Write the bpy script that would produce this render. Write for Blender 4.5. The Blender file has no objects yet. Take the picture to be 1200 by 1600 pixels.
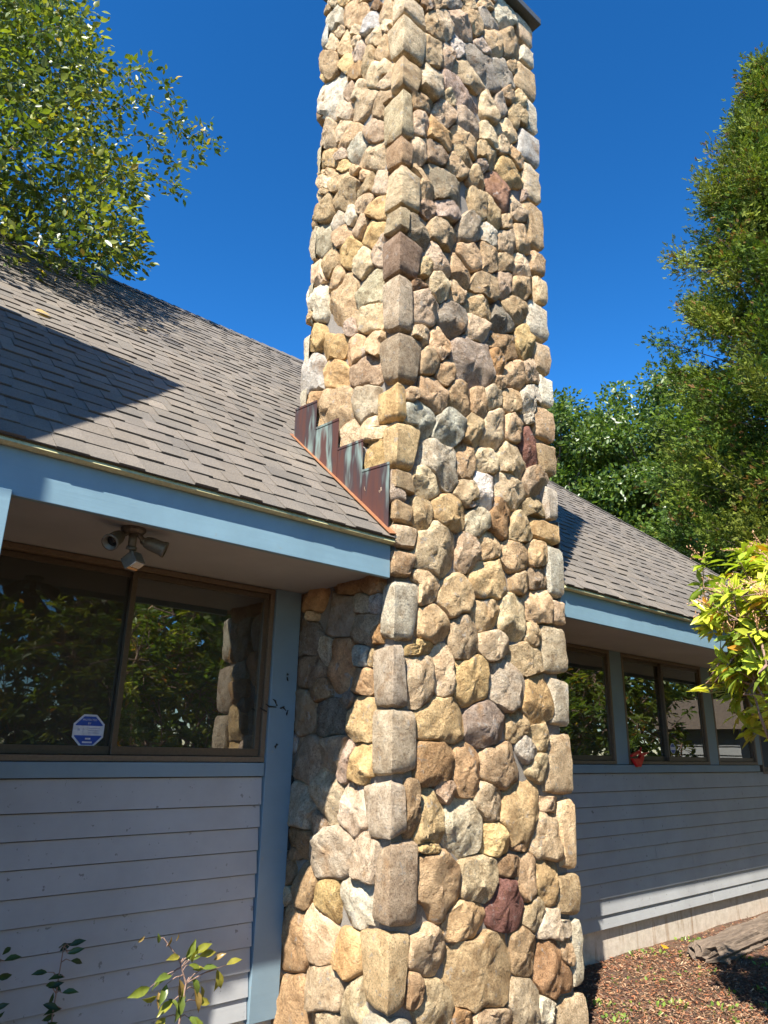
import bpy, math, random
import numpy as np
from mathutils import Matrix, Vector

# ------------------------------------------------------------------ camera, sky, sun, exposure
scene = bpy.context.scene
C = scene.collection
EYE = 1.6
cam = bpy.data.cameras.new('camera'); cam_o = bpy.data.objects.new('camera', cam); C.objects.link(cam_o)
cam.sensor_fit = 'HORIZONTAL'; cam.sensor_width = 36.0
cam.lens = 1132.28 / 1200.0 * 36.0
cam.clip_start = 0.05; cam.clip_end = 800
PITCH, ROLL, YAW = 0.31508, 0.021906, 0.718664
Hd = Vector((math.sin(YAW), math.cos(YAW), 0)); Zu = Vector((0, 0, 1))
Fw = Hd * math.cos(PITCH) + Zu * math.sin(PITCH)
Rt0 = Hd.cross(Zu); Up0 = Rt0.cross(Fw)
Rt = Rt0 * math.cos(ROLL) + Up0 * math.sin(ROLL); Up = -Rt0 * math.sin(ROLL) + Up0 * math.cos(ROLL)
M3 = Matrix((Rt, Up, -Fw)).transposed()
cam_o.matrix_world = Matrix.Translation((0, 0, EYE)) @ M3.to_4x4()
scene.camera = cam_o

SUN = Vector((1.764, 1.0, -2.37)).normalized()          # direction the light travels
SUN_ELEV = math.asin(-SUN.z)
SUN_AZ = math.atan2(-SUN.x, -SUN.y)                      # clockwise from +Y
world = bpy.data.worlds.new('World'); scene.world = world; world.use_nodes = True
wn = world.node_tree.nodes; wl = world.node_tree.links
sky = wn.new('ShaderNodeTexSky'); sky.sky_type = 'NISHITA'; sky.sun_disc = False
sky.sun_elevation = SUN_ELEV; sky.sun_rotation = SUN_AZ % (2 * math.pi)
sky.altitude = 300; sky.air_density = 1.0; sky.dust_density = 0.0; sky.ozone_density = 6.0
hsv = wn.new('ShaderNodeHueSaturation'); hsv.inputs['Saturation'].default_value = 1.09; hsv.inputs['Hue'].default_value = 0.492
gam = wn.new('ShaderNodeGamma'); gam.inputs['Gamma'].default_value = 1.5
wl.new(sky.outputs[0], gam.inputs[0]); wl.new(gam.outputs[0], hsv.inputs['Color']); wl.new(hsv.outputs[0], wn['Background'].inputs['Color'])
wn['Background'].inputs['Strength'].default_value = 0.0535
sun = bpy.data.lights.new('sun', 'SUN'); sun.energy = 5.0; sun.angle = math.radians(0.53); sun.color = (1.0, 0.945, 0.85)
sun_o = bpy.data.objects.new('sun', sun); C.objects.link(sun_o)
sun_o.rotation_euler = SUN.to_track_quat('-Z', 'Y').to_euler(); sun_o.location = (-10, -6, 14)
scene.view_settings.view_transform = 'Standard'; scene.view_settings.look = 'None'
scene.view_settings.gamma = 1.0; scene.view_settings.use_curve_mapping = False
scene.view_settings.exposure = 1.40

rng = np.random.default_rng(11)
random.seed(4)

# ------------------------------------------------------------------ materials
def nmat(name):
    m = bpy.data.materials.new(name); m.use_nodes = True
    return m, m.node_tree.nodes, m.node_tree.links, m.node_tree.nodes['Principled BSDF']
def N(nodes, t, **kw):
    n = nodes.new(t)
    for k, v in kw.items():
        if k in n.inputs: n.inputs[k].default_value = v
        else: setattr(n, k, v)
    return n
def ramp(nodes, stops):
    r = nodes.new('ShaderNodeValToRGB')
    e = r.color_ramp.elements
    while len(e) < len(stops): e.new(0.5)
    for i, (p, c) in enumerate(stops):
        e[i].position = p; e[i].color = (*c, 1) if len(c) == 3 else c
    return r
def mixc(nodes, links, a, b, fac, mode='MIX'):
    m = nodes.new('ShaderNodeMix'); m.data_type = 'RGBA'; m.blend_type = mode
    for sock, v in ((m.inputs[6], a), (m.inputs[7], b), (m.inputs[0], fac)):
        if hasattr(v, 'links'): links.new(v, sock)
        elif isinstance(v, (int, float)): sock.default_value = v
        else: sock.default_value = (*v, 1)
    return m.outputs[2]
def coords(nodes, links, scale=(1, 1, 1), rot=(0, 0, 0)):
    g = nodes.new('ShaderNodeNewGeometry'); mp = nodes.new('ShaderNodeMapping')
    mp.inputs['Scale'].default_value = scale; mp.inputs['Rotation'].default_value = rot
    links.new(g.outputs['Position'], mp.inputs['Vector']); return mp.outputs[0]
def noise(nodes, links, co, scale, detail=4, rough=0.6):
    n = nodes.new('ShaderNodeTexNoise'); n.inputs['Scale'].default_value = scale
    n.inputs['Detail'].default_value = detail; n.inputs['Roughness'].default_value = rough
    links.new(co, n.inputs['Vector']); return n
def bump(nodes, links, h, strength, dist, bsdf, prev=None):
    b = nodes.new('ShaderNodeBump'); b.inputs['Strength'].default_value = strength; b.inputs['Distance'].default_value = dist
    links.new(h, b.inputs['Height'])
    if prev: links.new(prev, b.inputs['Normal'])
    links.new(b.outputs[0], bsdf.inputs['Normal']); return b.outputs[0]
def tint(nodes):
    a = nodes.new('ShaderNodeAttribute'); a.attribute_name = 'tint'; return a.outputs['Color']

def stone_material():
    m, n, l, b = nmat('fieldstone')
    at = n.new('ShaderNodeAttribute'); at.attribute_name = 'tint'; t = at.outputs['Color']; g = at.outputs['Alpha']
    geo = n.new('ShaderNodeNewGeometry'); sc = N(n, 'ShaderNodeMath', operation='MULTIPLY_ADD'); l.new(g, sc.inputs[0]); sc.inputs[1].default_value = 1.1; sc.inputs[2].default_value = .55
    vm = n.new('ShaderNodeVectorMath'); vm.operation = 'SCALE'; l.new(geo.outputs['Position'], vm.inputs[0]); l.new(sc.outputs[0], vm.inputs['Scale']); co = vm.outputs[0]
    n1 = noise(n, l, co, 11, 6, .72); n2 = noise(n, l, co, 72, 6, .8); n3 = noise(n, l, co, 6, 4, .6); n4 = noise(n, l, co, 17, 5, .65)
    lo = mixc(n, l, t, (0.66, 0.58, 0.50), 1.0, 'MULTIPLY'); hi = mixc(n, l, t, (1.20, 1.19, 1.15), 1.0, 'MULTIPLY')
    r1 = ramp(n, [(.34, (0, 0, 0)), (.66, (1, 1, 1))]); l.new(n1.outputs[0], r1.inputs[0])
    c = mixc(n, l, lo, hi, r1.outputs[0])
    rr = ramp(n, [(.59, (0, 0, 0)), (.72, (.55, .55, .55))]); l.new(n3.outputs[0], rr.inputs[0])      # iron stain
    c = mixc(n, l, c, (0.38, 0.20, 0.075), rr.outputs[0])
    rl = ramp(n, [(.60, (0, 0, 0)), (.66, (.55, .55, .55))]); l.new(n4.outputs[0], rl.inputs[0])      # grey lichen and weathered crust
    c = mixc(n, l, c, (0.40, 0.385, 0.35), rl.outputs[0])
    r2 = ramp(n, [(.35, (.20, .17, .15)), (.45, (.86, .85, .84)), (.52, (1, 1, 1)), (.68, (1.25, 1.23, 1.18))]); l.new(n2.outputs[0], r2.inputs[0])
    sp = N(n, 'ShaderNodeMath', operation='MULTIPLY_ADD'); l.new(g, sp.inputs[0]); sp.inputs[1].default_value = .75; sp.inputs[2].default_value = .35; sp.use_clamp = True
    c = mixc(n, l, c, r2.outputs[0], sp.outputs[0], 'MULTIPLY')
    l.new(c, b.inputs['Base Color']); b.inputs['Roughness'].default_value = .9; b.inputs['Specular IOR Level'].default_value = .2
    p = bump(n, l, n1.outputs[0], 1.0, .055, b); p = bump(n, l, n4.outputs[0], .9, .03, b, p); bump(n, l, n2.outputs[0], 1.0, .014, b, p)
    return m
def mortar_material():
    m, n, l, b = nmat('mortar'); co = coords(n, l)
    a = noise(n, l, co, 160, 5, .7); d = noise(n, l, co, 3, 3)
    c = ramp(n, [(.3, (.15, .135, .115)), (.7, (.30, .275, .24))]); l.new(a.outputs[0], c.inputs[0])
    c2 = mixc(n, l, c.outputs[0], (.85, .83, .81), d.outputs[0], 'MULTIPLY'); l.new(c2, b.inputs['Base Color'])
    b.inputs['Roughness'].default_value = .95; bump(n, l, a.outputs[0], .6, .006, b); return m
def shingle_material():
    m, n, l, b = nmat('asphalt_shingle'); co = coords(n, l); t = tint(n)
    a = noise(n, l, co, 240, 4, .8); d = noise(n, l, co, 1.3, 4)
    c = ramp(n, [(.30, (.30, .29, .29)), (.5, (1, 1, 1)), (.72, (1.9, 1.85, 1.75))]); l.new(a.outputs[0], c.inputs[0])
    k = mixc(n, l, t, c.outputs[0], 1.0, 'MULTIPLY')
    w = ramp(n, [(.35, (.82, .82, .84)), (.65, (1.1, 1.08, 1.05))]); l.new(d.outputs[0], w.inputs[0])
    k = mixc(n, l, k, w.outputs[0], 1.0, 'MULTIPLY'); l.new(k, b.inputs['Base Color'])
    b.inputs['Roughness'].default_value = .92; bump(n, l, a.outputs[0], .7, .003, b); return m
def paint(name, col, wear=.35, rough=.5, dirt=(.25, .24, .2), grain=True):
    m, n, l, b = nmat(name); co = coords(n, l, (1, 1, 1)); cg = coords(n, l, (2.2, 20, 45))
    a = noise(n, l, co, 2.2, 5, .65); g = noise(n, l, cg, 1.0, 5, .6); sp = noise(n, l, co, 24, 4, .6)
    r = ramp(n, [(.25, tuple(x * .84 for x in col)), (.75, tuple(min(1, x * 1.1) for x in col))]); l.new(a.outputs[0], r.inputs[0])
    rs = ramp(n, [(.66, (0, 0, 0)), (.70, (wear, wear, wear))]); l.new(sp.outputs[0], rs.inputs[0])
    c = mixc(n, l, r.outputs[0], dirt, rs.outputs[0])
    l.new(c, b.inputs['Base Color']); b.inputs['Roughness'].default_value = rough
    p = bump(n, l, g.outputs[0], .18, .004, b); bump(n, l, sp.outputs[0], .12, .002, b, p); return m
def plain(name, col, rough=.6, metal=0, bumps=0, scale=60):
    m, n, l, b = nmat(name); co = coords(n, l); a = noise(n, l, co, scale, 4)
    r = ramp(n, [(.3, tuple(x * .8 for x in col)), (.7, tuple(min(1, x * 1.15) for x in col))]); l.new(a.outputs[0], r.inputs[0])
    l.new(r.outputs[0], b.inputs['Base Color']); b.inputs['Roughness'].default_value = rough; b.inputs['Metallic'].default_value = metal
    if bumps: bump(n, l, a.outputs[0], bumps, .01, b)
    return m
def copper_material():
    m, n, l, b = nmat('weathered_copper'); co = coords(n, l, (1, 1.5, .30)); co2 = coords(n, l)
    a = noise(n, l, co, 2.6, 4, .6); d = noise(n, l, co2, 14, 4)
    r = ramp(n, [(.34, (.06, .034, .038)), (.44, (.10, .043, .034)), (.50, (.05, .042, .048)), (.56, (.24, .34, .31)), (.62, (.10, .05, .045))]); l.new(a.outputs[0], r.inputs[0])
    c = mixc(n, l, r.outputs[0], (.13, .05, .04), .15); l.new(c, b.inputs['Base Color'])
    b.inputs['Metallic'].default_value = .35; b.inputs['Roughness'].default_value = .55; bump(n, l, d.outputs[0], .1, .01, b); return m
def glass_material(name, tintc, refl, dust=.0):
    m = bpy.data.materials.new(name); m.use_nodes = True; n = m.node_tree.nodes; l = m.node_tree.links; n.clear()
    o = n.new('ShaderNodeOutputMaterial'); t = n.new('ShaderNodeBsdfTransparent'); t.inputs[0].default_value = (*tintc, 1)
    g = n.new('ShaderNodeBsdfGlossy'); g.inputs['Roughness'].default_value = .012; g.inputs['Color'].default_value = (.95, .97, .95, 1)
    co = coords(n, l); w = noise(n, l, co, 1.6, 2); bm = n.new('ShaderNodeBump'); bm.inputs['Strength'].default_value = .04; bm.inputs['Distance'].default_value = .02
    l.new(w.outputs[0], bm.inputs['Height']); l.new(bm.outputs[0], g.inputs['Normal'])
    f = n.new('ShaderNodeFresnel'); f.inputs['IOR'].default_value = refl; mx = n.new('ShaderNodeMixShader')
    df = n.new('ShaderNodeBsdfDiffuse'); df.inputs[0].default_value = (.55, .52, .42, 1); m0 = n.new('ShaderNodeMixShader'); m0.inputs[0].default_value = dust
    l.new(t.outputs[0], m0.inputs[1]); l.new(df.outputs[0], m0.inputs[2])
    l.new(f.outputs[0], mx.inputs[0]); l.new(m0.outputs[0], mx.inputs[1]); l.new(g.outputs[0], mx.inputs[2]); l.new(mx.outputs[0], o.inputs[0])
    return m
def leaf_material(name, trans=.35, rough=.42, boost=(1.5, 1.6, .7), spec=.35):
    m, n, l, b = nmat(name); t = tint(n); co = coords(n, l); a = noise(n, l, co, 30, 2)
    r = ramp(n, [(.3, (.8, .8, .8)), (.7, (1.2, 1.2, 1.2))]); l.new(a.outputs[0], r.inputs[0])
    c = mixc(n, l, t, r.outputs[0], 1, 'MULTIPLY'); l.new(c, b.inputs['Base Color']); b.inputs['Roughness'].default_value = rough; b.inputs['Specular IOR Level'].default_value = spec
    tr = n.new('ShaderNodeBsdfTranslucent'); c2 = mixc(n, l, c, boost, 1, 'MULTIPLY'); l.new(c2, tr.inputs[0])
    mx = n.new('ShaderNodeMixShader'); mx.inputs[0].default_value = trans
    l.new(b.outputs[0], mx.inputs[1]); l.new(tr.outputs[0], mx.inputs[2]); l.new(mx.outputs[0], n['Material Output'].inputs[0]); return m
def bark_material(name, col):
    m, n, l, b = nmat(name); co = coords(n, l, (1, 1, .25)); a = noise(n, l, co, 40, 5, .7)
    r = ramp(n, [(.3, tuple(x * .5 for x in col)), (.7, tuple(x * 1.3 for x in col))]); l.new(a.outputs[0], r.inputs[0])
    l.new(r.outputs[0], b.inputs['Base Color']); b.inputs['Roughness'].default_value = .9; bump(n, l, a.outputs[0], .8, .02, b); return m
def mulch_material():
    m, n, l, b = nmat('mulch_soil'); co = coords(n, l)
    v = n.new('ShaderNodeTexVoronoi'); v.inputs['Scale'].default_value = 38; l.new(co, v.inputs['Vector'])
    a = noise(n, l, co, 70, 6, .7); d = noise(n, l, co, 1.2, 4)
    r = ramp(n, [(.28, (.045, .023, .013)), (.5, (.14, .072, .040)), (.75, (.27, .16, .095))]); l.new(a.outputs[0], r.inputs[0])
    c = mixc(n, l, r.outputs[0], v.outputs['Color'], .18, 'OVERLAY')
    w = ramp(n, [(.35, (.6, .6, .6)), (.65, (1.1, 1.1, 1.1))]); l.new(d.outputs[0], w.inputs[0])
    c = mixc(n, l, c, w.outputs[0], 1, 'MULTIPLY'); l.new(c, b.inputs['Base Color']); b.inputs['Roughness'].default_value = .95
    bump(n, l, a.outputs[0], .9, .03, b); return m
def concrete_material():
    m, n, l, b = nmat('old_concrete'); co = coords(n, l); a = noise(n, l, co, 12, 6, .7); st = noise(n, l, coords(n, l, (9, 9, .8)), 1, 4)
    r = ramp(n, [(.3, (.42, .35, .27)), (.7, (.62, .54, .44))]); l.new(a.outputs[0], r.inputs[0])
    s = ramp(n, [(.60, (1, 1, 1)), (.72, (.55, .42, .3))]); l.new(st.outputs[0], s.inputs[0])
    c = mixc(n, l, r.outputs[0], s.outputs[0], 1, 'MULTIPLY'); l.new(c, b.inputs['Base Color']); b.inputs['Roughness'].default_value = .9
    bump(n, l, a.outputs[0], .35, .01, b); return m
def wood_material(name, ca, cb):
    m, n, l, b = nmat(name); co = coords(n, l, (1.5, 22, 22)); a = noise(n, l, co, 2, 6, .7)
    r = ramp(n, [(.3, ca), (.7, cb)]); l.new(a.outputs[0], r.inputs[0]); l.new(r.outputs[0], b.inputs['Base Color'])
    b.inputs['Roughness'].default_value = .9; bump(n, l, a.outputs[0], .9, .02, b); return m

M = {}
M['stone'] = stone_material(); M['mortar'] = mortar_material(); M['shingle'] = shingle_material()
M['blue'] = paint('blue_fascia_paint', (.195, .31, .37), .25, .45)
M['trim'] = paint('grey_blue_trim_paint', (.17, .245, .29), .5, .5)
M['siding'] = paint('pale_grey_siding_paint', (.335, .34, .34), .75, .55, (.12, .11, .10))
M['soffit'] = paint('soffit_paint', (.36, .375, .365), .3, .6)
M['sheath'] = plain('dark_sheathing', (.07, .06, .045), .9)  # dark tone stands for dirt, bare edges and shade in the board gaps
M['drip'] = plain('olive_drip_edge', (.50, .47, .25), .5)
M['bronze'] = plain('bronze_window_frame', (.095, .070, .046), .45, .2, .05)
M['bronze2'] = plain('worn_bronze_edge', (.165, .120, .078), .5, .2, .05)
M['copper'] = copper_material(); M['copper_new'] = plain('bright_copper_edge', (.42, .19, .09), .45, .4, .1, 20)
M['cap'] = plain('dark_cap_metal', (.10, .10, .095), .55, .4)
M['glass'] = glass_material('window_glass', (.62, .60, .52), 2.5, .06)
M['glass2'] = glass_material('screened_window_glass', (.22, .21, .17), 1.6, .07)
M['room'] = plain('dark_interior', (.045, .038, .030), .9)
M['concrete'] = concrete_material(); M['mulch'] = mulch_material()
M['leaf'] = leaf_material('broad_leaf', .32, .38, (1.5, 1.6, .7), .5); M['needle'] = leaf_material('cedar_spray', .25, .6, (1.2, 1.3, .6), .12); M['backlit'] = leaf_material('backlit_leaf', .5, .4)
M['waxleaf'] = leaf_material('waxy_leaf', .30, .30)
M['bark'] = bark_material('grey_brown_bark', (.16, .12, .09)); M['twig'] = bark_material('pinkish_twig', (.30, .19, .14))
M['log'] = wood_material('weathered_timber', (.07, .048, .034), (.24, .18, .13))
M['lampbody'] = plain('bronze_lamp_housing', (.13, .12, .095), .5, .2, .05); M['dark'] = plain('dark_lens', (.012, .012, .012), .25)
M['sensor'] = plain('sensor_lens', (.62, .56, .46), .35); M['amber'] = plain('amber_sensor_strip', (.75, .42, .16), .3)
M['white'] = plain('white_vinyl', (.52, .55, .60), .4); M['signblue'] = plain('blue_vinyl', (.015, .06, .32), .4)
M['ink'] = plain('grey_print', (.32, .36, .5), .5); M['red'] = plain('red_plastic', (.55, .008, .012), .35); M['clearp'] = glass_material('clear_plastic', (.95, .96, .97), 1.25)
M['tube'] = plain('pale_rail', (.65, .66, .58), .5); M['bluecan'] = plain('blue_plastic', (.02, .12, .45), .4)
M['web'] = plain('dark_debris', (.02, .018, .016), .9)

# ------------------------------------------------------------------ mesh helpers
def mesh(name, V, F, mat=None, smooth=False, tints=None, sharp=None):
    me = bpy.data.meshes.new(name)
    V = np.asarray(V, float)
    me.from_pydata([tuple(v) for v in V], [], [tuple(int(i) for i in f) for f in F])
    if mat: me.materials.append(mat)
    if smooth: me.polygons.foreach_set('use_smooth', [True] * len(me.polygons))
    if tints is not None:
        a = me.attributes.new('tint', 'FLOAT_COLOR', 'POINT')
        t = np.asarray(tints, float)
        if t.ndim == 1: t = np.tile(t, (len(V), 1))
        a.data.foreach_set('color', (t if t.shape[1] == 4 else np.concatenate([t, np.ones((len(t), 1))], 1)).ravel())
    me.update()
    if sharp: me.set_sharp_from_angle(angle=math.radians(sharp))
    return me
def fast_mesh(name, V, F, mat, tints=None, smooth=False):
    """V (n,3); F (m,k) one polygon size."""
    me = bpy.data.meshes.new(name); V = np.asarray(V, np.float32); F = np.asarray(F, np.int32); m, k = F.shape
    me.vertices.add(len(V)); me.vertices.foreach_set('co', V.ravel())
    me.loops.add(m * k); me.loops.foreach_set('vertex_index', F.ravel())
    me.polygons.add(m); me.polygons.foreach_set('loop_start', np.arange(0, m * k, k, dtype=np.int32)); me.polygons.foreach_set('loop_total', np.full(m, k, np.int32))
    if smooth: me.polygons.foreach_set('use_smooth', np.ones(m, bool))
    me.materials.append(mat)
    if tints is not None:
        a = me.attributes.new('tint', 'FLOAT_COLOR', 'POINT')
        a.data.foreach_set('color', np.concatenate([tints, np.ones((len(tints), 1))], 1).astype(np.float32).ravel())
    me.update(calc_edges=True); me.validate(); return me
def link(name, me, parent=None, kind=None):
    o = bpy.data.objects.new(name, me); C.objects.link(o)
    if parent:
        o.parent = parent; o.matrix_parent_inverse = Matrix.Translation(-parent.location) if parent.type == 'EMPTY' else Matrix.Identity(4)
    if kind: o['kind'] = kind
    return o
def tag(o, label, cat, group=None):
    o['label'] = label; o['category'] = cat
    if group: o['group'] = group
    return o
def thing(name, label, cat, loc, group=None):
    o = bpy.data.objects.new(name, None); o.location = loc; o.empty_display_size = .1; C.objects.link(o); return tag(o, label, cat, group)
class MB:
    def __init__(s): s.V = []; s.F = []
    def box(s, a, b):
        x0, y0, z0 = a; x1, y1, z1 = b; i = len(s.V)
        s.V += [(x0, y0, z0), (x1, y0, z0), (x1, y1, z0), (x0, y1, z0), (x0, y0, z1), (x1, y0, z1), (x1, y1, z1), (x0, y1, z1)]
        s.F += [(i, i + 3, i + 2, i + 1), (i + 4, i + 5, i + 6, i + 7), (i, i + 1, i + 5, i + 4), (i + 1, i + 2, i + 6, i + 5), (i + 2, i + 3, i + 7, i + 6), (i + 3, i, i + 4, i + 7)]
        return s
    def prism(s, poly, d):      # poly: list of 3d points, d: extrusion vector
        i = len(s.V); k = len(poly); d = Vector(d)
        s.V += [tuple(p) for p in poly] + [tuple(Vector(p) + d) for p in poly]
        s.F += [tuple(range(i + k - 1, i - 1, -1)), tuple(range(i + k, i + 2 * k))]
        s.F += [(i + j, i + (j + 1) % k, i + k + (j + 1) % k, i + k + j) for j in range(k)]
        return s
    def tube(s, pts, rad, seg=6, cap=True):
        i0 = len(s.V); pts = [Vector(p) for p in pts]
        for j, p in enumerate(pts):
            d = (pts[min(j + 1, len(pts) - 1)] - pts[max(j - 1, 0)]).normalized()
            u = d.cross(Vector((0, 0, 1)) if abs(d.z) < .95 else Vector((1, 0, 0))).normalized(); w = d.cross(u)
            r = rad[j] if hasattr(rad, '__len__') else rad
            for k in range(seg):
                a = 2 * math.pi * k / seg; s.V.append(tuple(p + (u * math.cos(a) + w * math.sin(a)) * r))
        for j in range(len(pts) - 1):
            for k in range(seg):
                a = i0 + j * seg + k; b = i0 + j * seg + (k + 1) % seg; s.F.append((a, b, b + seg, a + seg))
        if cap:
            s.F.append(tuple(i0 + k for k in range(seg - 1, -1, -1))); e = i0 + (len(pts) - 1) * seg; s.F.append(tuple(e + k for k in range(seg)))
        return s
    def build(s, name, mat, parent=None, smooth=False, kind=None, tints=None, bevel=0):
        o = link(name, mesh(name, s.V, s.F, mat, smooth, tints), parent, kind)
        if bevel:
            b = o.modifiers.new('bevel', 'BEVEL'); b.width = bevel; b.segments = 2; b.limit_method = 'ANGLE'
        return o
def vnoise(P, f, seed=0):
    """cheap smooth pseudo-noise of points (n,3) -> (n,)"""
    P = np.asarray(P, float) * f + seed * 13.7
    s = 0
    for k, (a, b, c, ph) in enumerate(((1.0, .6, .3, .1), (-.5, 1.1, .7, 1.7), (.8, -.9, 1.2, 3.1), (1.9, 1.4, -1.1, 5.2), (-1.6, 2.1, 1.7, .7))):
        s = s + np.sin(P[:, 0] * a * 2 + P[:, 1] * b * 2 + P[:, 2] * c * 2 + ph + k) / (1 + .35 * k)
    return s / 3.0
def orient(d, nrm):
    """rotation matrices with local Y = d, local Z ~ nrm; arrays (n,3)"""
    d = d / np.linalg.norm(d, axis=1, keepdims=True); x = np.cross(d, nrm); x /= np.linalg.norm(x, axis=1, keepdims=True) + 1e-9
    z = np.cross(x, d); return np.stack([x, d, z], 2)
def scatter(name, tv, tf, P, R, S, col, mat, parent=None, kind=None, smooth=False):
    tv = np.asarray(tv, float); n = len(P); k = len(tv); S = np.asarray(S, float)
    S3 = S[:, None, None] if S.ndim == 1 else S[:, None, :]
    V = np.einsum('nij,nkj->nki', R, tv[None] * S3) + P[:, None, :]
    tf = np.asarray(tf); F = (tf[None] + (np.arange(n) * k)[:, None, None]).reshape(-1, tf.shape[1])
    me = fast_mesh(name, V.reshape(-1, 3), F, mat, np.repeat(col, k, 0), smooth)
    return link(name, me, parent, kind)
def rand_dirs(n): v = rng.normal(size=(n, 3)); return v / np.linalg.norm(v, axis=1, keepdims=True)
LEAF_V = [(0, 0, 0), (.22, .28, .05), (.26, .55, .06), (0, 1, -.05), (-.26, .55, .06), (-.22, .28, .05), (0, .5, -.02)]
LEAF_F = [(0, 1, 6), (1, 2, 6), (2, 3, 6), (3, 4, 6), (4, 5, 6), (5, 0, 6)]
LONG_V = [(0, 0, 0), (.13, .16, .05), (.24, .40, .07), (.20, .66, .05), (.07, .88, -.02), (0, 1, -.08), (-.08, .86, -.02), (-.21, .64, .05), (-.23, .38, .08), (-.12, .15, .05), (0, .2, 0), (0, .5, -.005), (0, .78, -.02)]
LONG_F = [(0, 1, 10), (1, 2, 11), (1, 11, 10), (2, 3, 11), (3, 12, 11), (3, 4, 12), (4, 5, 12), (5, 6, 12), (6, 7, 12), (7, 11, 12), (7, 8, 11), (8, 9, 11), (9, 10, 11), (9, 0, 10)]
LANCE_V = [(0, 0, 0), (.13, .35, .04), (.15, .65, .05), (0, 1, -.06), (-.15, .65, .05), (-.13, .35, .04), (0, .5, -.01)]
SPRAY_V = [(0, 0, 0), (.10, .30, .02), (.34, .50, -.03), (.13, .55, .02), (.30, .82, -.05), (0, 1.0, -.04), (-.26, .78, .03), (-.12, .52, 0), (-.36, .46, .02), (-.09, .28, 0)]
SPRAY_F = [(0, 1, 9), (1, 2, 3), (1, 3, 7), (1, 7, 9), (9, 7, 8), (3, 4, 5), (3, 5, 7), (7, 5, 6)]
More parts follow.
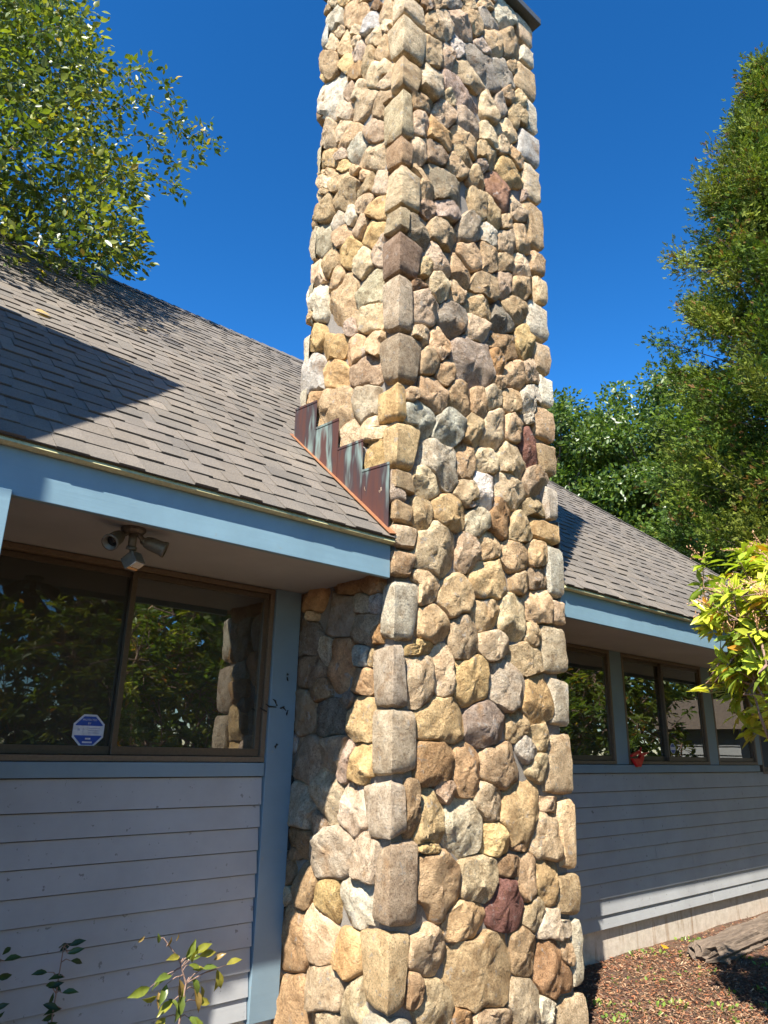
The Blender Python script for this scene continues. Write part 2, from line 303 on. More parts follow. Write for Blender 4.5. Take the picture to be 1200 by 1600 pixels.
STONES='''L96.1,787.5,76.4,77.5,108.0,e;L90.4,764.6,109.6,75.1,330.8,y;L64.7,743.3,270.9,276.7,554.4,t;L39.0,729.9,74.9,74.7,98.7,b;L24.6,707.5,81.4,65.0,202.5,t;L43.9,714.6,114.1,36.1,164.6,u;L85.3,745.3,36.6,25.6,73.1,e;L61.4,724.2,47.3,17.4,52.6,e;L94.3,739.5,72.7,75.6,197.9,e;L76.8,722.3,109.1,95.6,327.8,t;L61.6,712.1,41.5,28.9,68.8,e;L37.6,694.8,155.0,120.6,184.9,e;L21.4,689.1,67.5,69.5,125.9,e;L57.1,695.9,80.9,66.9,261.8,p;L94.1,713.8,101.5,84.8,336.8,t;L73.9,699.9,122.5,104.7,209.1,g;L59.9,679.2,133.6,51.8,98.1,bo;L43.5,674.4,65.0,26.7,295.7,t;L25.6,672.2,99.8,51.4,222.0,t;L30.5,648.2,177.4,59.9,160.6,e;L22.8,635.5,82.2,51.0,116.5,e;L86.7,673.2,292.2,190.3,803.5,w;L67.3,663.1,69.7,66.0,198.5,tp;L53.5,652.8,103.9,27.9,103.8,e;L47.1,632.9,244.7,38.7,168.1,e;L72.3,646.3,118.8,80.1,181.1,pe;L28.2,616.6,344.0,105.0,241.0,t;L35.1,599.6,143.6,73.0,205.8,pb;L92.3,639.8,145.6,106.8,381.9,e;L74.8,629.8,130.8,43.4,152.8,e;L64.0,614.9,183.8,75.0,184.5,t;L53.4,597.3,130.2,73.6,260.5,y;L34.2,573.8,314.1,124.0,249.3,e;L90.9,609.0,159.9,134.5,377.1,tg;L72.9,601.6,49.2,22.4,80.7,p;L71.1,586.2,109.6,66.5,141.6,g;L43.8,564.1,84.1,54.1,74.2,t;R26.1,713.9,46.0,41.2,88.3,b;R41.3,730.0,60.4,54.7,87.1,t;R59.9,746.8,67.0,57.8,90.2,k;R79.7,763.3,88.8,79.5,132.3,t;R33.6,699.1,136.1,43.5,214.1,t;R46.3,713.8,125.5,48.6,302.9,e;R66.5,730.0,270.9,3.8,222.2,pb;R80.6,744.8,184.0,29.5,269.8,t;R103.1,768.4,181.8,34.6,196.3,y;R100.6,782.2,83.7,71.5,106.9,t;R123.9,788.0,178.9,68.8,256.8,yw;R29.9,673.9,205.8,25.8,311.7,t;R60.5,701.7,69.7,31.6,208.6,w;R92.9,727.3,119.9,36.7,137.0,p;R108.1,743.9,172.3,50.6,308.1,t;R130.6,764.1,299.0,251.1,611.7,t;R51.1,683.3,51.3,32.7,269.8,ep;R32.3,643.2,149.6,88.0,357.4,ye;R75.0,681.0,355.8,96.2,325.9,lt;R92.3,704.4,521.2,13.7,505.0,ky;R120.6,719.3,296.4,29.9,282.6,k;R133.8,738.9,114.2,98.8,168.4,t;R68.6,656.1,560.1,44.1,295.8,p;R22.9,614.2,129.0,74.0,195.0,tb;R51.9,640.3,50.8,27.0,111.7,e;R45.6,620.1,140.6,85.7,248.6,e;R98.6,665.8,142.7,62.4,368.2,e;R115.6,680.7,107.0,51.0,189.4,pk;R125.5,700.5,60.2,22.8,92.5,t;R141.2,706.0,80.4,30.3,120.8,t;R72.4,631.6,224.8,9.3,293.0,pe;R20.0,591.2,54.0,36.9,266.1,e;R40.5,597.2,156.6,11.7,271.7,go;R98.0,634.9,146.9,47.0,278.3,e;R136.7,681.4,145.0,102.7,292.6,t;R121.9,656.2,189.5,131.4,331.8,t;R18.6,569.7,71.0,33.1,210.2,pe;R67.9,607.4,226.5,10.2,165.2,t;R36.9,576.9,151.1,41.3,165.6,pb;R66.4,595.5,157.1,-14.3,100.2,t;R93.1,613.4,168.9,45.8,246.1,t;R115.1,638.5,80.3,50.0,195.3,e;R88.6,600.4,57.8,31.6,93.1,p;R58.5,578.7,127.0,32.5,154.6,t;R134.2,638.4,147.3,20.7,167.9,ot;R122.8,615.8,334.5,200.0,369.2,g;L90.1,598.7,137.3,99.9,133.3,t;L72.9,579.3,179.5,73.7,226.5,t;L91.8,589.9,88.1,65.9,127.0,e;L92.1,579.1,38.7,27.0,37.9,t;L52.0,572.3,86.2,50.3,58.7,t;L40.6,550.1,153.3,-10.3,123.9,t;L26.7,544.9,158.9,98.8,224.0,pe;L66.2,559.9,253.7,48.9,213.7,t;L91.8,562.7,156.9,74.8,285.1,t;L42.6,537.5,162.6,75.3,156.5,e;L27.1,522.7,137.1,59.0,166.8,g;L73.1,540.5,76.7,38.3,121.8,y;L58.0,536.2,68.0,40.8,125.7,y;L91.6,534.1,189.9,149.0,421.5,ly;L66.5,522.3,132.0,59.4,163.0,t;L45.4,518.5,88.4,18.5,115.6,e;L32.5,506.0,177.8,88.5,213.4,g;L79.0,506.5,128.7,35.4,184.6,t;L55.2,500.1,178.0,99.1,263.5,g;L23.4,486.6,140.5,26.3,182.1,pe;L42.0,485.1,122.8,25.6,148.3,e;L95.8,505.7,97.3,67.6,217.4,e;L72.1,486.1,133.0,45.7,162.2,t;L64.2,464.1,316.1,18.6,695.5,t;L34.6,459.2,272.5,55.1,313.0,yl;L92.1,478.0,123.4,86.6,347.6,w;L33.1,436.3,223.4,81.1,186.2,e;L52.2,437.3,34.5,7.9,62.8,p;L92.9,448.2,118.9,66.7,186.6,g;R24.3,541.1,137.6,-5.2,179.4,t;R50.0,552.0,586.1,97.5,399.1,kl;R27.7,521.8,53.0,25.8,77.4,pb;R47.2,533.4,185.9,78.1,205.7,p;R81.4,582.1,107.8,18.7,159.2,t;R107.0,583.9,273.0,-26.4,318.8,rb;R83.3,557.8,142.0,-17.0,169.5,t;R97.8,561.2,117.0,21.1,263.9,t;R131.0,584.0,133.8,47.5,283.8,pe;R142.9,601.3,22.2,17.8,78.0,p;R71.1,529.3,142.0,86.5,310.1,yl;R43.5,509.9,236.4,109.7,246.1,e;R20.1,499.7,96.3,20.8,368.9,kl;R94.2,536.0,132.0,19.9,139.6,ue;R115.4,559.6,93.7,39.0,102.4,t;R116.0,541.8,166.0,77.9,220.9,tp;R135.1,555.5,196.3,65.9,267.7,t;R39.9,486.2,132.7,10.2,239.6,tk;R74.3,507.2,227.1,58.8,178.9,tb;R92.1,513.6,111.5,46.3,274.0,t;R26.7,473.0,34.8,17.7,67.7,ge;R61.7,486.2,137.0,20.9,172.3,t;R112.1,519.9,110.2,49.8,136.6,t;R135.5,529.9,158.4,80.0,243.7,e;R38.6,463.7,92.2,24.9,158.4,e;R90.0,487.8,304.2,147.1,268.1,t;R111.2,502.2,79.8,50.3,243.2,pe;R18.4,455.5,141.1,61.6,54.6,b;R133.6,508.1,212.7,104.3,191.1,t;R56.7,467.0,103.5,32.5,125.2,t;R24.8,440.3,221.6,84.5,216.2,pe;R53.0,445.3,209.3,71.9,221.1,k;R81.8,467.6,251.7,81.7,203.5,t;R106.9,467.7,167.4,25.2,182.6,k;R123.3,484.9,220.3,94.7,192.9,t;R77.4,447.1,127.8,17.6,256.8,tp;L71.1,431.0,324.1,143.0,192.0,g;L45.1,415.3,212.2,45.9,171.7,t;L26.4,414.0,136.3,71.6,128.3,t;L93.8,416.9,147.5,51.9,348.1,u;L68.0,407.5,208.3,84.6,217.4,g;L36.0,397.2,297.0,114.0,216.6,pt;L89.3,396.3,123.6,49.9,70.1,to;L63.8,381.8,279.2,82.8,275.9,tl;L33.7,374.2,166.3,33.6,231.0,yl;L46.4,354.6,79.0,30.8,103.0,e;L23.9,351.1,145.3,50.8,89.4,e;L20.9,332.8,96.5,13.9,122.9,g;R19.7,415.5,102.5,43.2,101.8,e;R40.6,418.5,128.1,54.4,165.6,t;R29.9,401.6,78.0,23.8,121.1,t;R45.8,399.5,84.5,60.5,156.0,tb;R73.4,418.9,583.6,185.4,486.9,kp;R34.1,378.7,156.6,36.2,213.0,t;R58.7,384.2,162.9,61.2,211.2,t;R76.8,388.9,50.4,6.4,160.8,t;R14.1,370.7,23.3,8.1,24.6,t;R22.1,357.2,179.1,42.3,188.1,uy;R48.6,361.3,221.4,73.9,198.2,uy;R72.0,365.5,93.7,33.7,144.9,t;R93.9,371.7,178.5,69.2,314.8,e;R91.2,395.7,123.5,54.7,114.5,ty;R99.2,411.9,57.3,23.2,48.7,t;R98.7,428.0,69.2,17.4,189.6,o;R109.8,444.5,347.0,65.2,197.6,b;R119.2,426.7,212.9,32.2,168.9,bt;R115.2,403.3,154.7,56.3,127.8,t;R137.0,434.5,153.9,41.3,123.1,e;R131.6,456.5,160.8,79.4,224.1,g;R138.2,412.4,141.2,62.2,196.6,w;R115.3,381.1,184.1,67.9,175.9,t;R134.2,394.4,37.9,14.3,30.3,y;R134.1,372.9,116.6,36.7,294.8,r;R39.1,332.6,303.6,9.3,194.6,ue;R63.2,340.3,96.8,31.2,169.6,t;R84.7,346.4,164.2,50.7,119.4,e;R111.3,354.0,227.0,17.7,239.5,e;R28.1,318.4,136.0,36.1,131.3,e;R81.6,326.3,95.6,7.8,246.9,uw;R64.8,318.1,77.9,7.0,96.5,pt;R107.7,333.0,221.9,42.4,199.5,e;R137.6,347.6,115.6,40.2,139.3,tp;R25.0,293.9,68.8,15.3,121.3,ge;R48.9,300.2,262.8,62.0,133.0,tg;R68.4,312.2,22.8,5.8,12.7,p;R74.2,301.8,120.8,40.9,110.8,we;R97.9,309.8,121.0,36.1,189.9,bo;R118.8,306.5,151.0,39.7,122.1,t;R136.4,323.1,168.8,44.5,79.8,t;R35.7,276.2,382.7,76.8,354.0,el;R64.1,278.6,95.9,21.9,148.0,tp;R86.2,286.9,167.7,37.2,107.0,t;R112.2,285.2,212.9,40.0,120.3,t;R137.0,292.5,115.0,17.0,87.3,gt;R27.3,251.4,148.4,17.3,130.0,t;R86.3,264.9,402.1,74.0,189.8,gt;R117.6,267.6,112.8,22.0,61.1,t;R137.5,273.4,159.8,31.8,73.6,pb;R53.6,248.8,252.3,44.9,162.7,t;R135.0,254.3,251.6,38.3,164.7,t;R34.4,230.0,178.0,11.8,130.1,t;R80.5,241.9,199.6,30.7,114.0,t;R107.2,242.3,178.3,39.1,290.5,e;R60.0,225.1,145.5,20.9,209.1,et;R128.5,233.6,64.8,15.5,114.6,t;R88.0,223.6,220.4,26.9,87.0,pt;R21.9,215.2,158.8,16.3,21.7,g;R122.4,217.7,412.4,17.1,111.7,et;R66.8,199.4,276.2,26.0,215.0,g;R99.1,199.5,299.7,34.2,260.0,py;R23.4,194.9,126.7,7.7,236.0,e;R42.5,204.6,68.7,8.0,245.8,e;R130.0,192.7,291.6,35.5,250.4,g;L45.8,254.6,224.4,25.8,45.4,ob;L22.5,251.1,100.4,17.2,51.0,ob;L9.4,249.9,13.8,3.1,33.2,u;L80.8,251.1,148.3,26.0,67.9,ob;L53.1,236.8,337.1,52.3,190.1,k;L29.8,240.5,82.2,12.8,44.8,y;L17.6,239.6,25.2,-2.2,34.9,u;L26.9,225.1,162.7,21.1,93.9,kt;L15.8,220.5,28.3,4.5,48.2,o;L82.3,223.8,144.8,24.1,119.6,k;L63.6,215.4,31.9,-1.2,78.0,y;L48.6,207.1,169.7,-0.6,267.4,ob;L78.0,204.6,169.2,21.6,127.1,kb;L29.4,209.9,88.5,9.1,49.1,u;L21.3,208.6,10.4,2.1,30.2,t;L28.0,196.3,104.8,8.6,67.0,ot;L50.7,104.7,299.6,-42.6,193.9,py;L23.6,105.1,108.8,-4.6,155.6,we;L81.3,179.5,126.9,17.6,159.1,kb;L55.6,176.0,199.7,11.0,110.7,k;L68.7,193.2,90.6,8.1,50.6,b;L37.4,185.9,23.7,2.3,26.9,k;L28.6,175.6,110.9,10.0,166.4,gt;L75.2,152.2,201.3,11.6,181.2,tk;L51.6,156.8,129.5,-13.0,101.5,bp;L40.3,152.7,28.6,-24.2,110.2,p;L28.5,151.0,132.1,-9.8,137.1,g;L56.3,133.9,178.6,78.0,223.1,yt;L80.3,126.5,147.6,3.4,134.6,y;L33.1,128.3,182.4,-46.8,218.6,we;L65.0,118.3,58.3,-1.4,39.6,tk;L82.3,106.2,114.3,-5.2,60.8,bo;R40.2,176.1,420.4,8.1,152.7,gt;R80.3,175.4,381.5,21.1,191.6,pk;R107.8,173.9,85.6,8.2,91.6,tb;R132.0,169.0,218.2,11.8,81.1,t;R116.3,161.4,107.7,-13.2,79.2,uy;R34.2,152.6,213.5,1.1,146.7,bo;R61.2,149.1,155.0,5.1,227.2,to;R94.1,152.0,425.7,6.3,165.2,t;R127.7,150.4,108.5,-7.9,81.4,et;R43.2,138.0,64.8,-6.3,46.7,pt;R31.4,123.7,123.7,-5.1,271.1,gt;R16.4,130.8,28.4,-3.6,243.2,bt;R79.6,131.5,157.2,-16.6,115.3,e;R57.7,118.4,306.3,-10.1,225.0,we;R108.9,124.2,328.0,93.2,418.9,gt;R138.7,132.2,125.4,4.5,88.2,te;R84.7,111.4,217.8,-8.8,83.9,g;R130.8,111.8,220.7,3.1,183.1,te;L84.4,102.3,52.5,-3.4,21.2,b;L72.7,85.1,88.4,-38.4,124.4,bt;L52.4,81.6,92.1,-4.6,116.5,g;L29.1,83.0,215.7,-25.4,131.8,w;L82.5,56.2,140.5,-36.5,274.4,to;L57.4,63.5,128.9,22.2,193.9,te;L33.5,59.2,99.4,-10.8,136.6,go;L49.3,39.7,313.3,-60.6,119.2,tp;L82.1,27.1,185.4,-26.3,151.9,ot;L27.7,37.7,126.6,-23.2,114.1,e;L53.1,26.0,121.0,-28.4,16.9,e;L13.1,36.2,18.1,-3.8,13.6,e;R30.6,110.6,65.4,-4.1,12.3,g;R38.4,92.2,235.5,-44.4,274.2,tb;R69.8,92.1,245.9,-7.6,149.0,te;R95.0,96.6,95.1,-5.5,36.8,b;R110.5,89.3,103.5,1.5,158.4,t;R106.1,106.1,45.7,-2.3,9.8,b;R131.1,83.6,153.2,-34.2,149.1,bg;R92.8,76.9,256.7,-4.9,170.4,r;R20.9,77.3,95.2,-6.6,50.0,bt;R58.7,71.5,278.7,-21.7,119.8,tg;R117.3,68.9,86.6,13.6,75.2,e;R136.5,62.1,293.2,-31.1,74.3,ew;R30.2,62.6,167.3,-23.4,144.3,et;R69.9,47.7,684.9,-79.1,336.6,lg;R107.2,50.4,109.0,-4.6,166.4,bt;R147.4,45.5,78.9,0.7,55.7,t;R132.9,37.9,213.8,-38.2,200.7,ob;R20.1,46.6,24.4,-4.6,54.9,b;R33.3,40.0,152.0,-22.7,84.2,et;R105.2,27.5,146.3,-17.7,124.2,ep;R124.3,19.1,75.7,-10.5,41.6,w;R80.4,24.4,234.0,-42.7,23.4,et;R54.2,29.0,42.6,-7.6,15.8,o;R11.6,35.8,73.1,-13.9,11.4,e'''
CORNERS='''15.2,25.4,686.0,709.0,e;18.9,25.0,647.0,684.5,e;13.8,20.4,615.0,643.5,t;23.3,12.7,569.5,613.5,e;18.0,12.0,544.5,568.5,tb;16.4,19.9,510.5,543.0,yg;17.9,9.9,490.0,509.5,l;19.3,21.3,456.5,489.0,kb;18.0,13.9,414.0,455.5,yl;19.9,21.7,377.5,412.5,by;21.4,8.9,351.5,376.5,g;14.7,20.2,320.0,350.5,tg;2.8,16.6,304.5,318.5,t;3.2,16.8,285.5,299.5,t;2.8,18.9,270.0,284.5,e;4.5,17.5,252.5,269.5,t;13.7,21.2,216.5,252.0,wy;19.5,12.1,179.5,215.5,eu;18.8,21.0,145.5,182.5,ey;23.5,13.1,114.0,145.0,py;13.8,22.3,74.5,115.0,yt;22.8,15.7,38.0,74.0,eg'''
QUOINS='''22.6,778.5,821.0,e;16.5,753.5,778.5,y;26.4,715.0,753.5,t;14.5,677.5,715.0,yw;26.1,641.0,677.5,u;21.0,602.0,640.5,pe;20.8,554.5,601.5,t;15.8,530.0,553.5,t;13.3,503.0,528.5,e;25.4,469.0,502.0,w;19.2,439.0,467.5,e;14.3,411.5,438.0,w;23.3,382.0,410.5,t;18.7,355.5,381.0,t;14.3,320.0,346.5,w;31.7,302.5,319.5,g;17.1,263.0,301.5,uw;13.9,244.0,262.0,e;27.1,210.5,243.0,ey;19.3,175.0,207.5,y;27.4,133.0,172.5,te;16.8,82.0,132.5,ge;23.7,63.5,94.5,t;10.9,24.0,63.0,y;29.9,-2.5,23.5,e'''
LINDEN='''1.43,6.49,6.69,0.30;-0.69,7.54,8.22,0.30;0.26,5.44,5.87,0.30;0.94,5.82,5.66,0.30;1.51,5.34,5.68,0.30;0.11,5.77,7.21,0.30;-0.06,5.33,7.67,0.30;0.64,5.81,7.56,0.30;0.85,6.17,7.06,0.30;1.09,7.46,8.41,0.30;1.10,6.22,6.11,0.30;0.36,7.50,8.79,0.30;0.08,7.45,7.53,0.30;1.43,5.62,6.02,0.30;0.01,6.43,8.86,0.30;-1.25,6.09,7.49,0.30;0.66,6.45,6.58,0.30;0.77,5.31,6.04,0.30;-1.26,6.68,8.07,0.30;-0.36,6.26,7.66,0.30;0.75,7.20,9.83,0.30;-0.92,6.40,6.46,0.30;0.94,6.59,8.15,0.30;0.23,5.87,6.48,0.30;0.44,5.45,8.25,0.30;-0.46,6.45,6.13,0.30;-0.18,6.42,8.55,0.30;-0.68,5.51,6.80,0.30;-0.67,6.68,7.51,0.30;0.48,5.54,6.94,0.30;0.51,6.40,9.32,0.30;-0.34,6.19,7.28,0.30;0.24,6.69,7.48,0.30;-0.03,6.09,8.48,0.30;0.12,5.33,5.24,0.30;-0.42,5.74,5.71,0.30;-1.56,7.44,9.66,0.30;0.41,5.95,6.90,0.30;1.32,6.43,7.41,0.30;0.38,6.00,8.74,0.30;-0.38,7.59,6.92,0.30;0.42,5.50,6.47,0.30;-0.51,5.47,7.25,0.30;-0.21,6.17,6.86,0.30;-0.48,7.19,6.76,0.30;-0.39,6.64,6.46,0.30;-0.95,6.11,8.25,0.30;-0.31,6.93,9.68,0.30;-1.03,6.42,7.51,0.30;-0.59,5.64,6.11,0.30;0.99,6.35,8.84,0.30;-0.53,6.52,8.56,0.30;0.51,6.50,7.61,0.30;-0.89,7.57,7.28,0.30;0.94,6.53,6.31,0.30;-1.17,5.54,7.66,0.30;1.27,7.47,9.72,0.30;-0.08,5.70,6.87,0.30;-0.49,7.44,9.24,0.30;0.99,5.52,7.66,0.30;-0.98,6.85,7.69,0.30;-0.31,7.17,7.86,0.30;1.12,5.47,6.43,0.30;0.28,7.38,10.20,0.30;1.03,5.84,6.89,0.30;1.50,7.44,9.17,0.30;1.31,6.68,8.78,0.30;0.56,6.23,6.25,0.30;1.43,7.10,9.00,0.30;-0.76,6.73,9.20,0.30;0.39,7.58,7.27,0.30;-0.93,5.66,7.11,0.30;-0.93,7.24,8.17,0.30;-0.20,7.03,7.17,0.30;0.61,5.70,5.73,0.30;-0.56,5.37,5.28,0.30;1.52,6.19,5.85,0.30;-0.10,5.62,5.94,0.30;0.90,7.46,7.15,0.30;0.93,5.61,5.34,0.30;-0.84,6.55,7.01,0.30;1.77,6.23,6.20,0.30;-0.75,7.40,7.82,0.30;-0.92,5.72,6.47,0.30;1.83,7.45,7.47,0.30;-1.36,7.03,9.38,0.30;0.81,5.90,6.30,0.30;0.47,7.34,10.61,0.30;0.05,7.21,8.24,0.30;0.62,6.98,8.73,0.30;-0.32,7.23,5.66,0.30;0.51,7.16,7.85,0.30;1.24,6.04,7.81,0.30;0.16,7.06,7.52,0.30;-0.66,5.46,7.89,0.30;0.47,7.56,8.31,0.30;-0.66,6.93,6.97,0.30;0.24,5.32,6.74,0.30;-0.76,7.56,9.78,0.30;1.29,7.10,6.70,0.30;1.16,7.12,7.77,0.30;-1.42,7.33,8.98,0.30;0.69,7.55,7.70,0.30;-0.62,6.00,7.81,0.30;-0.44,6.17,5.85,0.30;0.64,7.36,10.29,0.30;0.83,7.30,8.01,0.30;0.28,7.10,6.29,0.30;1.68,7.36,6.75,0.30;-0.01,5.54,8.10,0.30;0.27,6.06,8.09,0.30;-0.11,7.42,10.23,0.30;1.79,7.34,8.00,0.30;1.01,6.76,6.67,0.30;0.71,5.66,8.38,0.30;-0.73,5.41,5.79,0.30;2.14,7.42,6.96,0.30;0.17,6.25,6.43,0.30;-0.98,6.76,6.75,0.30;-0.64,7.35,5.87,0.30;0.51,6.61,7.15,0.30;1.47,6.41,7.86,0.30;0.24,6.24,7.28,0.30;-1.07,5.99,7.81,0.30;0.77,6.95,9.23,0.30;-1.39,6.99,8.65,0.30;-0.82,5.83,5.58,0.30;0.65,7.37,9.46,0.30;0.05,6.98,9.24,0.30;0.62,7.59,6.85,0.30;2.01,7.02,7.41,0.30;0.90,6.11,7.91,0.30;1.05,7.56,9.32,0.30;0.72,6.80,7.89,0.30;-0.30,7.47,9.77,0.30;-1.00,6.46,8.36,0.30;1.21,6.92,7.15,0.30;-0.59,6.00,6.53,0.30;0.28,7.02,9.56,0.30;0.45,6.25,8.42,0.30;0.31,6.72,8.63,0.30;0.18,5.67,7.63,0.30;-0.12,7.57,9.09,0.30;1.83,7.43,8.59,0.30;0.27,6.05,5.91,0.30;1.63,5.82,6.63,0.30;-0.39,7.24,8.94,0.30;-0.16,7.33,6.40,0.30;0.35,6.98,6.91,0.30;-0.62,7.20,6.29,0.30;-0.34,7.17,8.52,0.30;1.14,5.87,7.33,0.30;0.71,6.55,8.69,0.30;1.67,6.28,6.98,0.30;0.71,7.23,8.37,0.30;-0.98,7.26,6.91,0.30;2.28,7.41,7.31,0.30;1.31,5.37,5.35,0.30;0.41,6.76,8.98,0.30;0.57,6.38,8.07,0.30;-0.79,7.60,6.87,0.30;-1.07,6.52,8.91,0.30;-0.68,6.26,8.86,0.30;1.58,6.98,7.73,0.30;1.03,6.75,7.67,0.30;0.84,5.63,7.30,0.30;0.62,6.98,7.48,0.30;0.04,6.71,6.89,0.30;-0.93,5.43,6.20,0.30;-0.66,7.03,9.81,0.30;-0.76,6.04,6.10,0.30;-1.09,7.20,9.12,0.30;-0.38,7.52,7.71,0.30;1.59,7.19,7.12,0.30;1.80,5.84,5.90,0.30;-0.64,7.59,10.29,0.30;-0.97,6.77,8.55,0.30;1.03,7.53,10.43,0.30;0.90,6.06,8.32,0.30;-0.21,6.36,8.19,0.30;0.47,5.32,5.33,0.30;2.02,6.60,6.48,0.30;-0.85,6.14,7.26,0.30;1.67,7.58,7.16,0.30;2.17,6.96,6.69,0.30;-1.47,6.69,8.97,0.30;1.22,6.88,8.22,0.30;0.00,7.07,9.83,0.30;-1.38,6.40,8.37,0.30;-0.41,6.82,8.06,0.30;-0.67,6.96,8.49,0.30;1.62,6.76,7.25,0.30;-0.13,7.41,8.72,0.30;-0.71,7.32,5.49,0.30;0.48,6.90,6.52,0.30;1.43,6.59,8.44,0.30;-0.06,7.18,5.97,0.30;0.51,6.72,8.29,0.30;0.68,7.29,6.25,0.30;-1.37,5.92,8.04,0.30;0.13,7.52,9.60,0.30;0.23,5.65,5.47,0.30;-0.81,6.05,6.91,0.30;0.38,6.62,9.59,0.30;-0.29,7.57,8.34,0.30;0.27,7.58,6.57,0.30;-1.09,7.22,7.73,0.30;-0.12,5.70,6.33,0.30;-0.22,6.49,9.28,0.30;2.00,6.65,7.24,0.30;0.31,5.74,8.45,0.30;0.64,6.86,9.92,0.30;-0.14,5.96,6.08,0.30;-0.80,7.29,8.69,0.30;-0.49,7.25,7.32,0.30;1.19,7.04,9.52,0.30;0.89,5.47,6.74,0.30;0.16,7.46,7.95,0.30;-0.50,6.74,8.94,0.30;0.58,7.30,6.64,0.30;0.80,6.25,7.48,0.30;-0.06,6.86,8.52,0.30;-0.36,6.56,7.38,0.30;0.39,6.17,7.76,0.30;-0.78,6.89,8.05,0.30;0.88,7.54,9.94,0.30;-0.59,6.16,8.22,0.30;0.02,7.03,6.70,0.30;-1.08,7.57,7.89,0.30;-0.34,6.26,6.50,0.30;1.82,6.50,8.58,0.15;1.97,6.50,8.79,0.15;2.23,6.50,8.74,0.15;2.34,6.50,8.51,0.15;1.89,6.50,8.31,0.15;2.06,6.50,8.28,0.15;2.41,6.50,8.33,0.15;2.50,6.50,8.23,0.15;2.75,6.50,8.43,0.15;2.86,6.50,8.30,0.15;2.70,6.50,8.09,0.15;2.18,6.50,7.94,0.15;2.27,6.50,7.82,0.15;2.49,6.50,7.77,0.15;2.37,6.50,7.45,0.15;2.49,6.50,7.46,0.15;2.07,6.50,7.46,0.15;2.04,6.50,7.16,0.15;1.85,6.50,7.76,0.15;1.80,6.50,8.07,0.15'''
# ------------------------------------------------------------------ ground
GZ = -0.04
def ground_sheet():
    xs = np.concatenate([[-150, -40, -12], np.arange(-4, 12.01, .16), [16, 30, 60, 150]]); ys = np.concatenate([[-150, -40, -12], np.arange(-3, 4.2, .16), [8, 30, 60, 150]])
    X, Y = np.meshgrid(xs, ys); P = np.stack([X.ravel(), Y.ravel(), np.zeros(X.size)], 1)
    near = (np.abs(P[:, 0] - 4) < 8.1) & (np.abs(P[:, 1] - .6) < 3.7)
    P[:, 2] = GZ + near * (vnoise(P, 2.2, 3) * .015 + vnoise(P, 7, 5) * .006)
    w = len(xs); F = [(j * w + i, j * w + i + 1, (j + 1) * w + i + 1, (j + 1) * w + i) for j in range(len(ys) - 1) for i in range(w - 1)]
    return link('ground', mesh('ground', P, F, M['mulch'], True), None, 'structure')
ground_sheet()

# ------------------------------------------------------------------ house
WY, FY = 3.90, 2.99                 # wall plane, fascia plane
SL = 0.883; TH = math.atan(SL); EY0, EZ0 = 2.945, 2.735     # roof pitch, eave edge
RY = 7.10; RZ = EZ0 + SL * (RY - EY0)
XW, XE = -3.0, 11.6                 # eave ends
CX, CY, CW, CD, CT = 2.675, 2.956, 1.63, 1.08, 8.10   # chimney corner, width, depth, top
def hip_x(y): return 14.55 - y
house = thing('house', 'low grey clapboard house with blue fascia and brown shingle roof behind the stone chimney', 'house', (4, 5, GZ))
def ribbon(name, x0, x1, z0, z1, y0, y1, mat, parent=house, bevel=.003): return MB().box((x0, y0, z0), (x1, y1, z1)).build(name, mat, parent, bevel=bevel)

# foundation
for x0, x1 in ((XW, CX + .05), (CX + CW - .05, 10.7)):
    ribbon('foundation', x0, x1, GZ - .3, .225, WY + .02, WY + .3, M['concrete'])
# walls behind the boards
wall_l = MB().box((XW, WY + .012, .2), (CX + .06, WY + .14, 1.43)).build('wall', M['sheath'], house)
wall_r = MB().box((CX + CW - .06, WY + .012, .2), (10.7, WY + .14, 1.43)).build('wall', M['sheath'], house)
def boards(x0, x1, parent, splits=()):
    z = 1.427; hs = [.155] + [.1215] * 8 + [.104]
    for k, h in enumerate(hs):
        zt, zb = z, z - h; z = zb
        edges = [x0] + [s + (.35 * ((k * 7) % 5) - .7) for s in splits] + [x1]
        for a, b in zip(edges[:-1], edges[1:]):
            v = rng.uniform(-.0015, .0015)
            poly = [(a, WY - .020 + v, zb + .001), (a, WY - .006 + v, zt - .0046), (a, WY + .009, zt - .0046), (a, WY + .009, zb + .001)]
            MB().prism(poly, (b - a - .002, 0, 0)).build('siding_board', M['siding'], parent)
boards(XW, 2.492, wall_l); boards(CX + CW - .03, 10.62, wall_r, (7.6,))
# sill trims and corner boards
ribbon('sill_trim', XW, 2.488, 1.429, 1.503, WY - .030, WY + .02, M['trim'])
ribbon('sill_trim', CX + CW - .03, 9.42, 1.429, 1.500, WY - .030, WY + .02, M['trim'])
ribbon('corner_board', 2.497, 2.685, .17, 2.552, WY - .032, WY + .03, M['trim'])
ribbon('corner_board', 10.62, 10.72, .17, 2.552, WY - .032, WY + .03, M['trim'])
for a, b in ((6.34, 6.55), (8.20, 8.41), (9.42, 9.55), (10.4, 10.62), (4.28, 4.62)):
    ribbon('window_trim', a, b, 1.503, 2.552, WY - .012, WY + .05, M['trim'])

